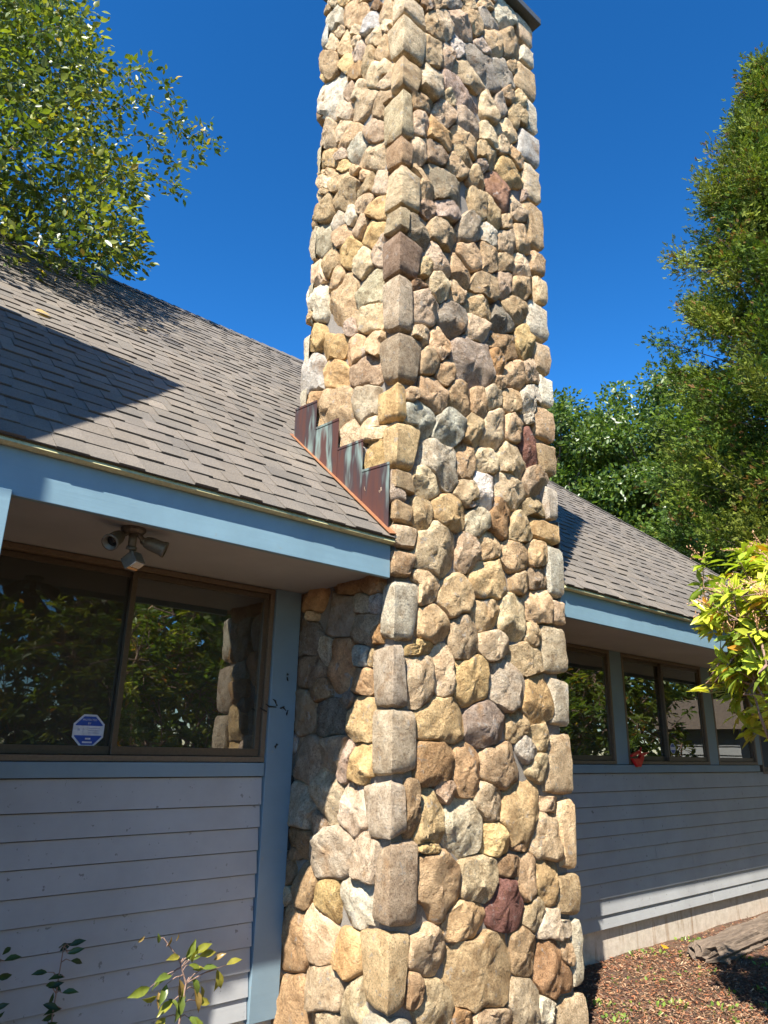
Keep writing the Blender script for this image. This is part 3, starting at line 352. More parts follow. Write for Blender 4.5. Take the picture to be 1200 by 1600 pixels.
def window(x0, x1, z0, z1, sashes, screen=()):
    """bronze frame with sashes; sashes = list of (x0, x1, y offset)"""
    fr = MB(); y0, y1 = WY - .016, WY + .075; t = .030
    fr.box((x0, y0, z0), (x1, y1, z0 + t)).box((x0, y0, z1 - t), (x1, y1, z1)).box((x0, y0 + .001, z0 + t), (x0 + t, y1, z1 - t)).box((x1 - t, y0 + .001, z0 + t), (x1, y1, z1 - t))
    w = fr.build('window', M['bronze2'], house, bevel=.002)
    for i, (a, b, dy) in enumerate(sashes):
        s = MB(); q = .030; ya, yb = WY + dy, WY + dy + .028; za, zb = z0 + t + .003, z1 - t - .003
        s.box((a, ya, za), (b, yb, za + .042)).box((a, ya, zb - q), (b, yb, zb)).box((a, ya + .001, za + .042), (a + q, yb - .001, zb - q)).box((b - q, ya + .001, za + .042), (b, yb - .001, zb - q))
        s.build('sash', M['bronze'], w, bevel=.002)
        MB().box((a + q - .004, ya + .011, za + .04), (b - q + .004, ya + .016, zb - q + .004)).build('pane', M['glass2'] if i in screen else M['glass'], w)
    return w
window(-.35, 2.494, 1.506, 2.548, [(-.315, 1.60, .034), (1.565, 2.46, .002)], (0,))
window(4.62, 6.34, 1.504, 2.548, [(4.65, 5.5, .034), (5.46, 6.308, .002)], ())
window(6.55, 8.20, 1.504, 2.548, [(6.582, 7.38, .034), (7.345, 8.168, .002)], ())
window(8.41, 9.42, 1.504, 2.548, [(8.442, 9.388, .012)], ())
window(9.55, 10.4, 1.40, 2.548, [(9.582, 10.368, .012)], ())
# room behind the glass
MB().box((XW, WY + .14, .05), (10.6, 7.4, .1)).build('room_floor', M['room'], house)
MB().box((XW, 7.3, .1), (10.6, 7.38, 2.6)).build('room_wall', M['room'], house)
MB().box((10.5, WY + .14, .1), (10.58, 7.3, 2.6)).build('room_wall', M['room'], house)
MB().box((XW, WY + .16, 2.60), (10.6, 7.3, 2.64)).build('room_ceiling', M['room'], house)
MB().box((3.2, WY + .15, .1), (3.28, 7.3, 2.6)).build('room_wall', M['room'], house)
# soffit, fascia, drip edge
for x0, x1 in ((XW, CX + .03), (CX + CW - .03, 10.69)):
    ribbon('soffit', x0, x1, 2.553, 2.575, FY + .034, WY + .14, M['soffit'], bevel=0)
for x0, x1 in ((-.95, CX - .004), (CX + CW + .004, XE - .03)):
    f = ribbon('fascia', x0, x1, 2.515, 2.712, FY, FY + .032, M['blue'])
    poly = [(x0, FY - .020, 2.706), (x0, FY - .042, 2.716), (x0, FY - .028, 2.742), (x0, FY + .03, 2.775), (x0, FY + .03, 2.715)]
    MB().prism(poly, (x1 - x0 - .002, 0, 0)).build('drip_edge', M['drip'], f)
MB().box((.47, FY - .020, GZ), (.668, FY - .003, 2.53)).box((.50, FY - .002, GZ), (.64, FY + .14, 2.513)).build('post', M['blue'], house, bevel=.003)
ribbon('end_fascia', XE - .03, XE, 2.515, 2.712, FY, 11.2, M['blue'])

# roof: sloped deck, hip end, back slope, shingles laid one by one
nrm = np.array([0, -math.sin(TH), math.cos(TH)]); dn = np.array([0, math.cos(TH), math.sin(TH)])
RX = hip_x(RY); BY = 2 * RY - EY0
dk = .012
def dz(y): return EZ0 - dk + SL * (y - EY0)
xa, xb, yb = CX + .010, CX + CW - .010, CY + CD - .06; ye = EY0 + .01; xr = hip_x(yb)
V = [(XW, ye, dz(ye)), (xa, ye, dz(ye)), (xa, yb, dz(yb)), (XW, yb, dz(yb)), (xb, ye, dz(ye)), (XE, ye, dz(ye)), (xr, yb, dz(yb)), (xb, yb, dz(yb)), (RX, RY, RZ - dk), (XW, RY, RZ - dk), (XE, BY, EZ0 - dk), (XW, BY, EZ0 - dk)]
roof = link('roof', mesh('roof', V, [(0, 1, 2, 3), (4, 5, 6, 7), (3, 2, 7, 6, 8, 9), (5, 10, 8, 6), (10, 11, 9, 8)], M['shingle'], False, np.array([.105, .098, .088])), house)
EXPO = .152; ncourse = int((RY - EY0) / math.cos(TH) / EXPO)
tabs = []
rs = np.random.default_rng(21)
for c in range(ncourse + 1):
    s0 = c * EXPO; y_mid = EY0 + (s0 + .06) * math.cos(TH); xe = hip_x(y_mid)
    x = -1.6 + rs.uniform(0, .3); thick = rs.random() < .5
    while x < xe:
        w = rs.uniform(.11, .21) if thick else rs.uniform(.06, .16)
        if rs.random() < .15: w *= 1.6
        x1 = min(x + w, xe); row = y_mid < CY + CD - .05; xl, xr_ = CX - .008, CX + CW + .008
        if row and x < xl < x1: tabs.append((x, xl, s0, thick, rs.random()))
        elif row and x < xr_ < x1: tabs.append((xr_, x1, s0, thick, rs.random()))
        elif not (row and x >= xl and x1 <= xr_): tabs.append((x, x1, s0, thick, rs.random()))
        x = x1; thick = not thick
cols = np.array([(.158, .137, .113), (.147, .129, .107), (.170, .146, .120), (.137, .121, .101), (.155, .132, .106)])
def tab_mesh(t):
    x0, x1, s0, thick, r = t; h = .0140 if thick else .0070
    h += (r - .5) * .003; s1 = min(s0 + EXPO + .02, (RY - EY0) / math.cos(TH)); so = s0 + (r - .5) * .006
    O = np.array([0, EY0, EZ0])
    def P(x, s, z): return O + np.array([x, 0, 0]) + dn * s + nrm * z
    V = [P(x0 + .0004, so, -.001), P(x1 - .0004, so, -.001), P(x1 - .0004, so, h), P(x0 + .0004, so, h), P(x0 + .0004, s1, h * .25 + .001), P(x1 - .0004, s1, h * .25 + .001), P(x0 + .0004, s1, -.003), P(x1 - .0004, s1, -.003)]
    F = [(0, 1, 2, 3), (3, 2, 5, 4), (0, 3, 4, 6), (1, 7, 5, 2)]
    c = cols[int(r * 997) % 5] * (.92 + .16 * ((r * 7919) % 1)); 
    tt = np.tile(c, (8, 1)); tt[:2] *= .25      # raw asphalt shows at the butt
    return V, F, tt
def tab_rank(t):
    x = (t[0] + t[1]) / 2; y = EY0 + t[2] * math.cos(TH); z = EZ0 + t[2] * math.sin(TH) - EYE
    ratio = x / y; vis = .16 < ratio and not (CX / CY * .93 < ratio and x < 5.0 and t[0] > CX)
    return (x * x + y * y + z * z) if vis else 1e6 + x * x
tabs.sort(key=tab_rank)
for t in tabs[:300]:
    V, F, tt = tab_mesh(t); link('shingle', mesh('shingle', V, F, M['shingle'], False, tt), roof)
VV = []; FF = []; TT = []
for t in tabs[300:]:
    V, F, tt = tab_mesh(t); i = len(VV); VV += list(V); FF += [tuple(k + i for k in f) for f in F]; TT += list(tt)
x = -1.6
while x < RX:                                        # ridge caps
    i = len(VV); w = .15
    for xx, lift in ((x, .016), (x + w + .05, .004)):
        for yy, zz in ((-.13, -.13 * SL + .012), (0, .016), (.13, -.13 * SL + .012)):
            VV.append((xx, RY + yy, RZ + zz + lift))
    FF += [(i, i + 3, i + 4, i + 1), (i + 1, i + 4, i + 5, i + 2), (i, i + 1, i + 2)]; TT += [np.array((.12, .11, .10)) * rs.uniform(.8, 1.2)] * 6
    x += w
s = 0.0; hl = math.hypot(XE - RX, RY - EY0)
while s < hl - .1:                                   # hip caps
    i = len(VV); f0, f1 = s / hl, min(1, (s + .2) / hl)
    for f, lift in ((f0, .022), (f1, .008)):
        px, py, pz = XE + (RX - XE) * f, EY0 + (RY - EY0) * f, EZ0 + (RZ - EZ0) * f
        VV += [(px - .12, py, pz + .008 + lift), (px, py, pz + lift + .006), (px, py + .12, pz + .008 + lift)]
    FF += [(i, i + 3, i + 4, i + 1), (i + 1, i + 4, i + 5, i + 2), (i, i + 1, i + 2)]; TT += [np.array((.20, .18, .16)) * rs.uniform(.8, 1.2)] * 6
    s += .15
link('shingle_field', mesh('shingle_field', VV, FF, M['shingle'], False, np.array(TT)), roof, 'stuff')
# raised prow roofed end of the house, left of the view
PZ = 6.25; PYR = 3.34; PE = 1.97; PEZ = PZ - .90 * (PYR - PE)
pr = [(.20, PYR, PZ), (-6.5, PYR, PZ), (-6.5, PE, PEZ), (-1.0, PE, PEZ)]
MB().prism(pr, (0, 0, -.12)).build('prow_roof', M['drip'], house)
MB().prism([(.20, PYR + .004, PZ), (-1.0, 2 * PYR - PE, PEZ), (-6.5, 2 * PYR - PE, PEZ), (-6.5, PYR + .004, PZ)], (0, 0, -.12)).build('prow_roof', M['drip'], house)
MB().prism([(-1.2, 2.0, GZ), (-1.2, 4.6, GZ), (-1.2, 4.6, 4.95), (-1.2, PYR, 6.05), (-1.2, 2.0, 4.88)], (-5, 0, 0)).build('prow_wall', M['siding'], house)

# ------------------------------------------------------------------ chimney
PAL = dict(e=(.60, .485, .345), t=(.51, .385, .25), g=(.57, .42, .225), w=(.67, .62, .54), y=(.47, .43, .36), u=(.43, .43, .42), k=(.25, .22, .19), b=(.33, .225, .14), p=(.47, .375, .31), o=(.46, .285, .15), r=(.24, .125, .105), l=(.43, .36, .235))
cr = np.random.default_rng(8)
def stone_col(code):
    c = np.mean([PAL[k] for k in code], 0) * cr.uniform(1.10, 1.40); c = c * np.array([1.03, 1.0, .925]) * cr.uniform(.97, 1.03, 3); return np.append(c * min(1, .78 / c.max()), cr.random())
chim = thing('stone_chimney', 'tall square fieldstone chimney of tan and grey rounded stones with dark cap', 'chimney', (CX + CW / 2, CY + CD / 2, GZ))
IN = .060
MB().box((CX + IN, CY + IN, GZ - .3), (CX + CW - IN, CY + CD - .02, CT - .02)).build('mortar_core', M['mortar'], chim)
MB().box((CX - .06, CY - .06, CT), (CX + CW + .06, CY + CD + .06, CT + .075)).build('chimney_cap', M['cap'], chim, bevel=.006)
faces = {'R': dict(W=CW), 'L': dict(W=CD), 'S': dict(W=CD), 'K': dict(W=CW)}
for f in faces.values(): f.update(st=[], rect=[])
for row in STONES.split(';'):
    a = row[1:].split(','); u, v, cu, cuv, cv = map(float, a[:5])
    faces[row[0]]['st'].append([u / 100, v / 100, cu / 1e4, cuv / 1e4, cv / 1e4, a[5], True])
corn = [[float(q) / 100 for q in r.split(',')[:4]] + [r.split(',')[4]] for r in CORNERS.split(';')]
corn.sort(key=lambda c: c[2])
for a, b in zip(corn[:-1], corn[1:]):
    if a[3] > b[2]: a[3] = b[2] = (a[3] + b[2]) / 2
    if b[2] - a[3] < .008: a[3] -= .004; b[2] += .004
corn = [[.2, .16, GZ - .1, .37, 'y']] + corn + [[.16, .2, 7.10, 7.36, 't'], [.22, .15, 7.37, 7.70, 'e'], [.15, .22, 7.71, CT - .005, 'y']]
quo = [[float(q) / 100 for q in r.split(',')[:3]] + [r.split(',')[3]] for r in QUOINS.split(';')]
quo.sort(key=lambda c: c[1])
for a, b in zip(quo[:-1], quo[1:]):
    if a[2] > b[1] - .008: mm = (a[2] + b[1]) / 2; a[2] = mm - .005; b[1] = mm + .005
quo[-1][2] = CT - .005; quo[0][1] = GZ - .1
for wl_, wr_, z0, z1, c in corn:
    faces['L']['rect'].append((-1, wl_, z0, z1)); faces['R']['rect'].append((-1, wr_, z0, z1))
for w, z0, z1, c in quo:
    faces['R']['rect'].append((CW - w, 9, z0, z1)); faces['S']['rect'].append((-1, .22, z0, z1))
PN = 3.0
def prep(st):
    A = np.array([[s[2], s[3], s[4]] for s in st]); n = len(st); ax = np.zeros((n, 2, 2)); ra = np.zeros((n, 2))
    for i in range(n):
        w, v = np.linalg.eigh([[A[i, 0], A[i, 1]], [A[i, 1], A[i, 2]]]); ra[i] = np.sqrt(np.maximum(w, 4e-4)); ax[i] = v.T
    return np.array([[s[0], s[1]] for s in st]), ax, ra
def pnorm(P, cen, ax, ra):      # P (m,2) -> (m,n)
    q = P[:, None, :] - cen[None]; a = np.einsum('nij,mnj->mni', ax, q) / ra[None]
    return (np.abs(a[..., 0]) ** PN + np.abs(a[..., 1]) ** PN) ** (1 / PN)
def fill(key, sizes, zmin, zmax, tries):
    f = faces[key]; st = f['st']
    R = np.array([(max(r[0], -.01), min(r[1], f['W'] + .01), r[2], r[3]) for r in f['rect']]) if f['rect'] else None
    for r0 in sizes:
        for _ in range(tries):
            r = r0 * cr.uniform(.85, 1.15); p = np.array([cr.uniform(r * .6, f['W'] - r * .6), cr.uniform(zmin, zmax)]); ok = True
            if R is not None:
                dx = np.maximum(np.maximum(R[:, 0] - p[0], p[0] - R[:, 1]), 0); dz = np.maximum(np.maximum(R[:, 2] - p[1], p[1] - R[:, 3]), 0)
                if np.hypot(dx, dz).min() < r * .75: continue
            if st:
                near = [s for s in st if abs(s[0] - p[0]) < .6 and abs(s[1] - p[1]) < .6]
                if near:
                    c, ax, ra = prep(near); d = pnorm(p[None], c, ax, ra)[0]; gap = (d - 1) * ra.mean(1)
                    if gap.min() < r * .72: continue
            asp = cr.uniform(.9, 1.25)
            st.append([p[0], p[1], (r * asp) ** 2, cr.uniform(-.15, .15) * r * r, (r / asp) ** 2, cr.choice(['e', 't', 'g', 'y', 'p', 'te', 'gt', 'ey', 'b', 'u']), False])
fill('R', (.11, .085, .06, .042), GZ, CT - .05, 260)
fill('L', (.11, .085, .06, .042), GZ, CT - .05, 260)
fill('S', (.13, .10, .075), GZ, CT - .05, 420)
fill('K', (.14, .11), 3.2, CT - .05, 260)
def to_world(key, u, v, d):
    if key == 'R': return np.stack([CX + u, CY + d, v], -1)
    if key == 'L': return np.stack([CX + d, CY + u, v], -1)
    if key == 'S': return np.stack([CX + CW - d, CY + u, v], -1)
    return np.stack([CX + u, CY + CD - d, v], -1)
NA = 36; ang = np.linspace(0, 2 * np.pi, NA + 1)[:-1]; dirs = np.stack([np.cos(ang), np.sin(ang)], 1)
RINGS = [(1.0, .095), (1.008, .058), (.998, .030), (.965, .012), (.89, .003), (.74, .0), (.54, .0), (.32, .0), (.13, .0)]
def outline(key, i, cen, ax, ra):
    f = faces[key]; c = cen[i]
    near = np.where((np.abs(cen[:, 0] - c[0]) < .75) & (np.abs(cen[:, 1] - c[1]) < .75))[0]; near = near[near != i]
    ts = np.linspace(.05, 1.42, 52)
    e = np.einsum('ij,kj->ki', ax[i], dirs) / ra[i]; re = 1 / ((np.abs(e[:, 0]) ** PN + np.abs(e[:, 1]) ** PN) ** (1 / PN))
    P = c[None, None] + dirs[:, None, :] * (re[:, None] * ts[None])[..., None]; Pf = P.reshape(-1, 2)
    own = pnorm(Pf, cen[i:i + 1], ax[i:i + 1], ra[i:i + 1])[:, 0]; bad = np.zeros(len(Pf), bool)
    if len(near): bad |= (pnorm(Pf, cen[near], ax[near], ra[near]) < own[:, None]).any(1)
    for r in f['rect']: bad |= (Pf[:, 0] > r[0] + (.006 if r[0] > 0 else 0)) & (Pf[:, 0] < r[1] - .006) & (Pf[:, 1] > r[2] - .004) & (Pf[:, 1] < r[3] + .004)
    bad |= (Pf[:, 0] < .004) | (Pf[:, 0] > f['W'] + .012) | (Pf[:, 1] > CT - .01)
    bad = bad.reshape(NA, -1); first = np.where(bad.any(1), bad.argmax(1), len(ts) - 1)
    r = re * ts[np.maximum(first, 1)]
    rs_ = .16 * np.roll(r, 1) + .68 * r + .16 * np.roll(r, -1); r = np.minimum(rs_, r * 1.03)
    gap = .0034
    return np.maximum(r - gap, .012)
def stone_mesh(key, c, r, code, seed):
    mr = r.mean(); bul = min(1.15, max(.6, mr / .11)); off = cr.uniform(-.014, .010); tx, ty = cr.uniform(-.16, .16, 2)
    U = []; Vv = []; D = []
    planes = [(cr.uniform(0, 6.28), cr.uniform(.20, .75), cr.uniform(.2, .75)) for _ in range(4)]
    for k, (t, d) in enumerate(RINGS):
        rr = r * t; u = rr * np.cos(ang); v = rr * np.sin(ang); dep = d * bul + off
        dep = np.full(NA, dep)
        if k >= 2: dep += np.clip(tx * u + ty * v, -.02, .02)
        for a, dist, sl in planes:               # broken facets
            q = u * math.cos(a) + v * math.sin(a) - dist * mr
            if k >= 1: dep = np.maximum(dep, np.where(q > 0, q * sl * .9 + off, dep))
        U.append(u + c[0]); Vv.append(v + c[1]); D.append(dep)
    U = np.concatenate(U + [[c[0]]]); Vv = np.concatenate(Vv + [[c[1]]]); D = np.concatenate(D + [[off]])
    P = to_world(key, U, Vv, D); n1 = vnoise(P, 11, seed % 17); n2 = vnoise(P, 27, seed % 13); n3 = vnoise(P, 60, seed % 7)
    w = np.ones(len(P)); w[:NA] = .2
    D = D + (n1 * .010 + n2 * .0085 + np.abs(n3) * .0085 - .003) * w; U = U + n2 * .0035 + n3 * .002; Vv = Vv + vnoise(P, 23, seed % 11) * .0035
    D = np.minimum(D, .1); D[:NA] = .09
    P = to_world(key, U, Vv, D); F = []
    flip = key in ('L', 'K')
    for k in range(len(RINGS) - 1):
        for j in range(NA):
            a, b = k * NA + j, k * NA + (j + 1) % NA; q = (a, b, b + NA, a + NA); F.append(q[::-1] if flip else q)
    k = (len(RINGS) - 1) * NA
    for j in range(NA):
        q = (k + j, k + (j + 1) % NA, len(P) - 1); F.append(q[::-1] if flip else q)
    return P, F, stone_col(code)
allst = []; seed = 0
for key in ('R', 'L', 'S', 'K'):
    st = faces[key]['st']; cen, ax, ra = prep(st)
    for i, s in enumerate(st):
        r = outline(key, i, cen, ax, ra); seed += 1
        if r.mean() < .02: continue
        if key == 'L' and 2.58 < s[1] < 2.62 + .88 * s[0] - .05 and s[1] > 2.6: continue      # inside the roof space
        P, F, col = stone_mesh(key, cen[i], r, s[5], seed)
        allst.append((r.mean() ** 2 * (1 if key == 'R' else .62) if s[6] else r.mean() ** 2 * .02, P, F, col))
allst.sort(key=lambda a: -a[0])
for _, P, F, col in allst[:300]:
    link('stone', mesh('stone', P, F, M['stone'], True, col, 44), chim)
VV = []; FF = []; TT = []
for _, P, F, col in allst[300:]:
    i = len(VV); VV += list(P); FF += [tuple(k + i for k in f) for f in F]; TT += [col] * len(P)
link('small_stone_fill', mesh('small_stone_fill', VV, FF, M['stone'], True, np.array(TT), 44), chim, 'stuff')
ROWS = [(0, .09), (0, .045), (.03, .018), (.10, .005), (.28, 0), (.50, 0), (.72, 0), (.90, .005), (.97, .018), (1, .045), (1, .09)]
def corner_stone(neg, pos, z0, z1, code, right, seed):
    """block wrapping a vertical arris: neg = width on the left hand face, pos = on the other"""
    ss = [(-neg, .09), (-neg, .045), (-neg * .97, .020), (-neg * .88, .005), (-neg * .60, 0), (-neg * .3, 0), (-.012, 0), (0, .003), (.012, 0), (pos * .3, 0), (pos * .60, 0), (pos * .88, .005), (pos * .97, .020), (pos, .045), (pos, .09)]
    g = .0045; z0 += g; z1 -= g; H = z1 - z0; nc, nr = len(ss), len(ROWS); P = []
    kl, kr = cr.uniform(-.42, .42, 2); off = cr.uniform(-.006, .008); t1, t2 = cr.uniform(-.07, .07, 2); tp = cr.uniform(-.06, .09, 4) * np.array([neg > .1, neg > .1, 1, 1])
    for j, (fv, dv) in enumerate(ROWS):
        for i, (s, ds) in enumerate(ss):
            cs = 0 < i < nc - 1
            round_ = 1 - .06 * (abs(fv - .5) * 2) ** 6 * (1 if abs(s) > .5 * max(neg, pos) * .8 else .25)
            s_ = s * round_ * (1 + (kl if s < 0 else kr) * (fv - .5)); z = z0 + H * fv
            edge = (abs(s_) / max(neg if s < 0 else pos, .01)) ** 5
            z = z + (z0 + H / 2 - z) * .06 * edge
            fr = abs(s_) / max(neg if s < 0 else pos, .01); k4 = (0 if s < 0 else 2) + (1 if fv > .5 else 0); z += H * tp[k4] * fr * (fv - .5) * -1.6
            d = max(dv, ds) + off + (t1 if s < 0 else t2) * (abs(s_)) * .25 * (1 if dv < .03 else 0)
            a = max(s_, d) if s_ >= 0 else d; b = max(-s_, d) if s_ <= 0 else d
            if right: P.append((CX + CW - (b if s_ <= 0 else d), CY + (a if s_ >= 0 else d), z))
            else: P.append((CX + (a if s_ >= 0 else d), CY + (b if s_ <= 0 else d), z))
    P = np.array(P)
    n1 = vnoise(P, 12, seed % 17)[:, None]; n2 = vnoise(P, 29, seed % 13)[:, None]; n3 = vnoise(P, 55, seed % 7)[:, None]
    dirv = np.array([(-1 if right else 1), 1, 0.0]) * .7
    P = P + dirv * (n1 * .008 + n2 * .008 + n3 * .006); P[:, 2] += vnoise(P, 14, seed % 9) * .010
    F = [(j * nc + i, j * nc + i + 1, (j + 1) * nc + i + 1, (j + 1) * nc + i) for j in range(nr - 1) for i in range(nc - 1)]
    return P, F, stone_col(code)
for k, (a, b, z0, z1, c) in enumerate(corn):
    P, F, col = corner_stone(max(a, .06), b, z0, z1, c, False, k * 3 + 1); link('corner_stone', mesh('corner_stone', P, F, M['stone'], True, col, 34), chim)
for k, (w, z0, z1, c) in enumerate(quo):
    P, F, col = corner_stone(w, .2 + .08 * (k % 2), z0, z1, c, True, k * 5 + 2); link('corner_stone', mesh('corner_stone', P, F, M['stone'], True, col, 34), chim)

# copper step flashing on the near side, strip on the roof, a run on the far side
def roofv(u): return EZ0 + SL * (CY + u - EY0) + .012
flash = thing('step_flashing', 'weathered copper step flashing stepping up where the roof meets the chimney', 'flashing', (CX, CY + .5, 3.3))
for k, (ua, ub, va, vb) in enumerate(((.80, 1.062, 3.895, 3.92), (.545, .815, 3.672, 3.688), (.29, .56, 3.443, 3.458), (.040, .312, 3.216, 3.236))):
    x = CX - .021 - .0035 * (3 - k)
    poly = [(x, CY + ua, roofv(ua)), (x, CY + ub, roofv(ub)), (x, CY + ub, vb), (x, CY + ua, va)]
    o = MB().prism(poly, (.003, 0, 0)).build('copper_step', M['copper'], flash)
    MB().prism([(x - .004, CY + ua - .002, va - .012), (x - .004, CY + ub, vb - .012), (x - .004, CY + ub, vb + .003), (x - .004, CY + ua - .002, va + .003)], (.0035, 0, 0)).build('folded_edge', M['copper'], o)
MB().prism([(CX - .050, CY - .01, roofv(-.01) + .010), (CX - .050, CY + 1.09, roofv(1.09) + .010), (CX - .002, CY + 1.09, roofv(1.09) + .016), (CX - .002, CY - .01, roofv(-.01) + .016)], (0, -.002, .004)).build('roof_strip', M['copper_new'], flash)
for k in range(4):
    ua = .03 + .26 * k; x = CX + CW + .018; poly = [(x, CY + ua, roofv(ua)), (x, CY + ua + .27, roofv(ua + .27)), (x, CY + ua + .27, roofv(ua) + .45), (x, CY + ua, roofv(ua) + .43)]
    MB().prism(poly, (.003, 0, 0)).build('copper_step', M['copper'], flash)
# ------------------------------------------------------------------ floodlight under the soffit
def lathe(mb, o, axis, prof, seg=16):
    axis = Vector(axis).normalized(); u = axis.cross(Vector((0, 0, 1)) if abs(axis.z) < .9 else Vector((1, 0, 0))).normalized(); w = axis.cross(u); i0 = len(mb.V)
    for a, r in prof:
        for k in range(seg):
            t = 2 * math.pi * k / seg; mb.V.append(tuple(Vector(o) + axis * a + (u * math.cos(t) + w * math.sin(t)) * r))
    for j in range(len(prof) - 1):
        for k in range(seg):
            a = i0 + j * seg + k; b = i0 + j * seg + (k + 1) % seg; mb.F.append((a, b, b + seg, a + seg))
    mb.F.append(tuple(i0 + k for k in range(seg))); e = i0 + (len(prof) - 1) * seg; mb.F.append(tuple(e + k for k in range(seg)))
    return mb
LX, LY, LZ = 1.262, 3.215, 2.552
lamp = thing('floodlight', 'twin-headed brown floodlight with motion sensor under the soffit above the window', 'floodlight', (LX, LY, LZ))
lathe(MB(), (LX, LY, LZ), (0, 0, -1), [(0, .056), (.014, .058), (.026, .046), (.028, .02)], 10).build('mounting_plate', M['lampbody'], lamp)
for sgn, ax, knuckle in ((-1, (-.62, -.55, -.56), (-.058, -.004, -.046)), (1, (.80, -.40, -.30), (.058, .004, -.050))):
    k = Vector((LX, LY, LZ)) + Vector(knuckle); a = Vector(ax).normalized()
    MB().tube([(LX + sgn * .02, LY, LZ - .02), (LX + sgn * .04, LY, LZ - .036), k], .012, 8).build('arm', M['lampbody'], lamp, True)
    lathe(MB(), k - Vector((0, .012, 0)), (0, 1, 0), [(0, .016), (.024, .016)], 10).build('wing_nut', M['lampbody'], lamp)
    h = lathe(MB(), k, a, [(-.004, .014), (.008, .026), (.03, .032), (.085, .034), (.098, .039), (.108, .039), (.108, .030), (.066, .027)], 20).build('lamp_head', M['lampbody'], lamp, True)
    lathe(MB(), k + a * .072, a, [(0, .026), (.008, .024), (.012, .012)], 16).build('bulb', M['dark'], h, True)
MB().tube([(LX, LY, LZ - .02), (LX + .002, LY, LZ - .09)], .019, 12).tube([(LX + .002, LY, LZ - .088), (LX + .002, LY + .004, LZ - .104)], .024, 12).build('stem', M['lampbody'], lamp, True)
MB().tube([(LX + .002, LY, LZ - .10), (LX + .008, LY - .004, LZ - .128)], .011, 8).build('swivel', M['lampbody'], lamp, True)
sx, sy, sz = LX + .012, LY - .01, LZ - .157
def rotbox(mb, c, half, R):
    i = len(mb.V)
    for dx, dy, dz in ((-1, -1, -1), (1, -1, -1), (1, 1, -1), (-1, 1, -1), (-1, -1, 1), (1, -1, 1), (1, 1, 1), (-1, 1, 1)):
        mb.V.append(tuple(Vector(c) + R @ Vector((dx * half[0], dy * half[1], dz * half[2]))))
    mb.F += [(i, i + 3, i + 2, i + 1), (i + 4, i + 5, i + 6, i + 7), (i, i + 1, i + 5, i + 4), (i + 1, i + 2, i + 6, i + 5), (i + 2, i + 3, i + 7, i + 6), (i + 3, i, i + 4, i + 7)]; return mb
RS = Matrix.Rotation(math.radians(28), 3, 'Z') @ Matrix.Rotation(math.radians(-32), 3, 'X')
sen = rotbox(MB(), (sx, sy, sz), (.034, .036, .030), RS).build('motion_sensor', M['lampbody'], lamp, bevel=.004)
def on_sensor(dx, dy, dz): return Vector((sx, sy, sz)) + RS @ Vector((dx, dy, dz))
rotbox(MB(), on_sensor(0, -.012, -.031), (.030, .018, .003), RS).build('sensor_lens', M['sensor'], sen)
rotbox(MB(), on_sensor(0, .016, -.031), (.030, .006, .003), RS).build('sensor_strip', M['amber'], sen)

# ------------------------------------------------------------------ window stickers
def text_part(s, size, x, z, y, mat, parent, name='lettering'):
    cu = bpy.data.curves.new(name, 'FONT'); cu.body = s; cu.size = size; cu.align_x = 'CENTER'; cu.align_y = 'CENTER'
    tmp = bpy.data.objects.new(name + '_curve', cu); C.objects.link(tmp); bpy.context.view_layer.update()
    me = bpy.data.meshes.new_from_object(tmp.evaluated_get(bpy.context.evaluated_depsgraph_get())); bpy.data.objects.remove(tmp)
    me.transform(Matrix.Translation((x, y, z)) @ Matrix.Rotation(math.pi / 2, 4, 'X')); me.materials.clear(); me.materials.append(mat)
    return link(name, me, parent)
def sticker(cx, cz, y, r, label):
    o8 = lambda rr, yy: [(cx + rr * math.cos(math.pi / 8 + k * math.pi / 4) / math.cos(math.pi / 8), yy, cz + rr * math.sin(math.pi / 8 + k * math.pi / 4) / math.cos(math.pi / 8)) for k in range(8)]
    t = thing('window_sticker', label, 'sticker', (cx, y, cz - r))
    MB().prism(o8(r, y), (0, .0008, 0)).build('backing', M['white'], t)
    q = r * .88; tb = math.tan(math.pi / 8); 
    for sg in (1, -1):
        lo = .30 * r
        pts = [(cx - q * .98, lo), (cx + q * .98, lo), (cx + q, max(lo, tb * q)), (cx + q * tb, q), (cx - q * tb, q), (cx - q, max(lo, tb * q))]
        MB().prism([(px, y - .0008, cz + sg * pz) for px, pz in (pts if sg > 0 else pts[::-1])], (0, .0006, 0)).build('blue_band', M['signblue'], t)
    if r > .05:
        text_part('PROTECTED', r * .165, cx, cz + r * .66, y - .0016, M['white'], t); text_part('BY', r * .18, cx, cz + r * .44, y - .0016, M['white'], t)
        b = MB()
        for zz, a, w in ((-.5, -.16, .34), (-.72, -.32, .62)): b.box((cx + r * a, y - .0018, cz + r * zz - r * .05), (cx + r * (a + w), y - .001, cz + r * zz + r * .05))
        b.build('small_print', M['white'], t)
        b = MB()
        for zz in (.14, .0, -.14): b.box((cx - r * .02, y - .0014, cz + r * zz - r * .03), (cx + r * .72, y - .0004, cz + r * zz + r * .03))
        b.box((cx - r * .72, y - .0014, cz - r * .02), (cx - r * .56, y - .0004, cz + r * .12)).box((cx - r * .38, y - .0014, cz - r * .14), (cx - r * .34, y - .0004, cz + r * .14)).build('small_print', M['ink'], t)
    return t
sticker(1.452, 1.655, WY + .0425, .080, 'blue and white octagonal alarm sticker on the dark window left of the chimney')
sticker(7.455, 1.66, WY + .0105, .050, 'small blue and white alarm sticker on the window right of the chimney')

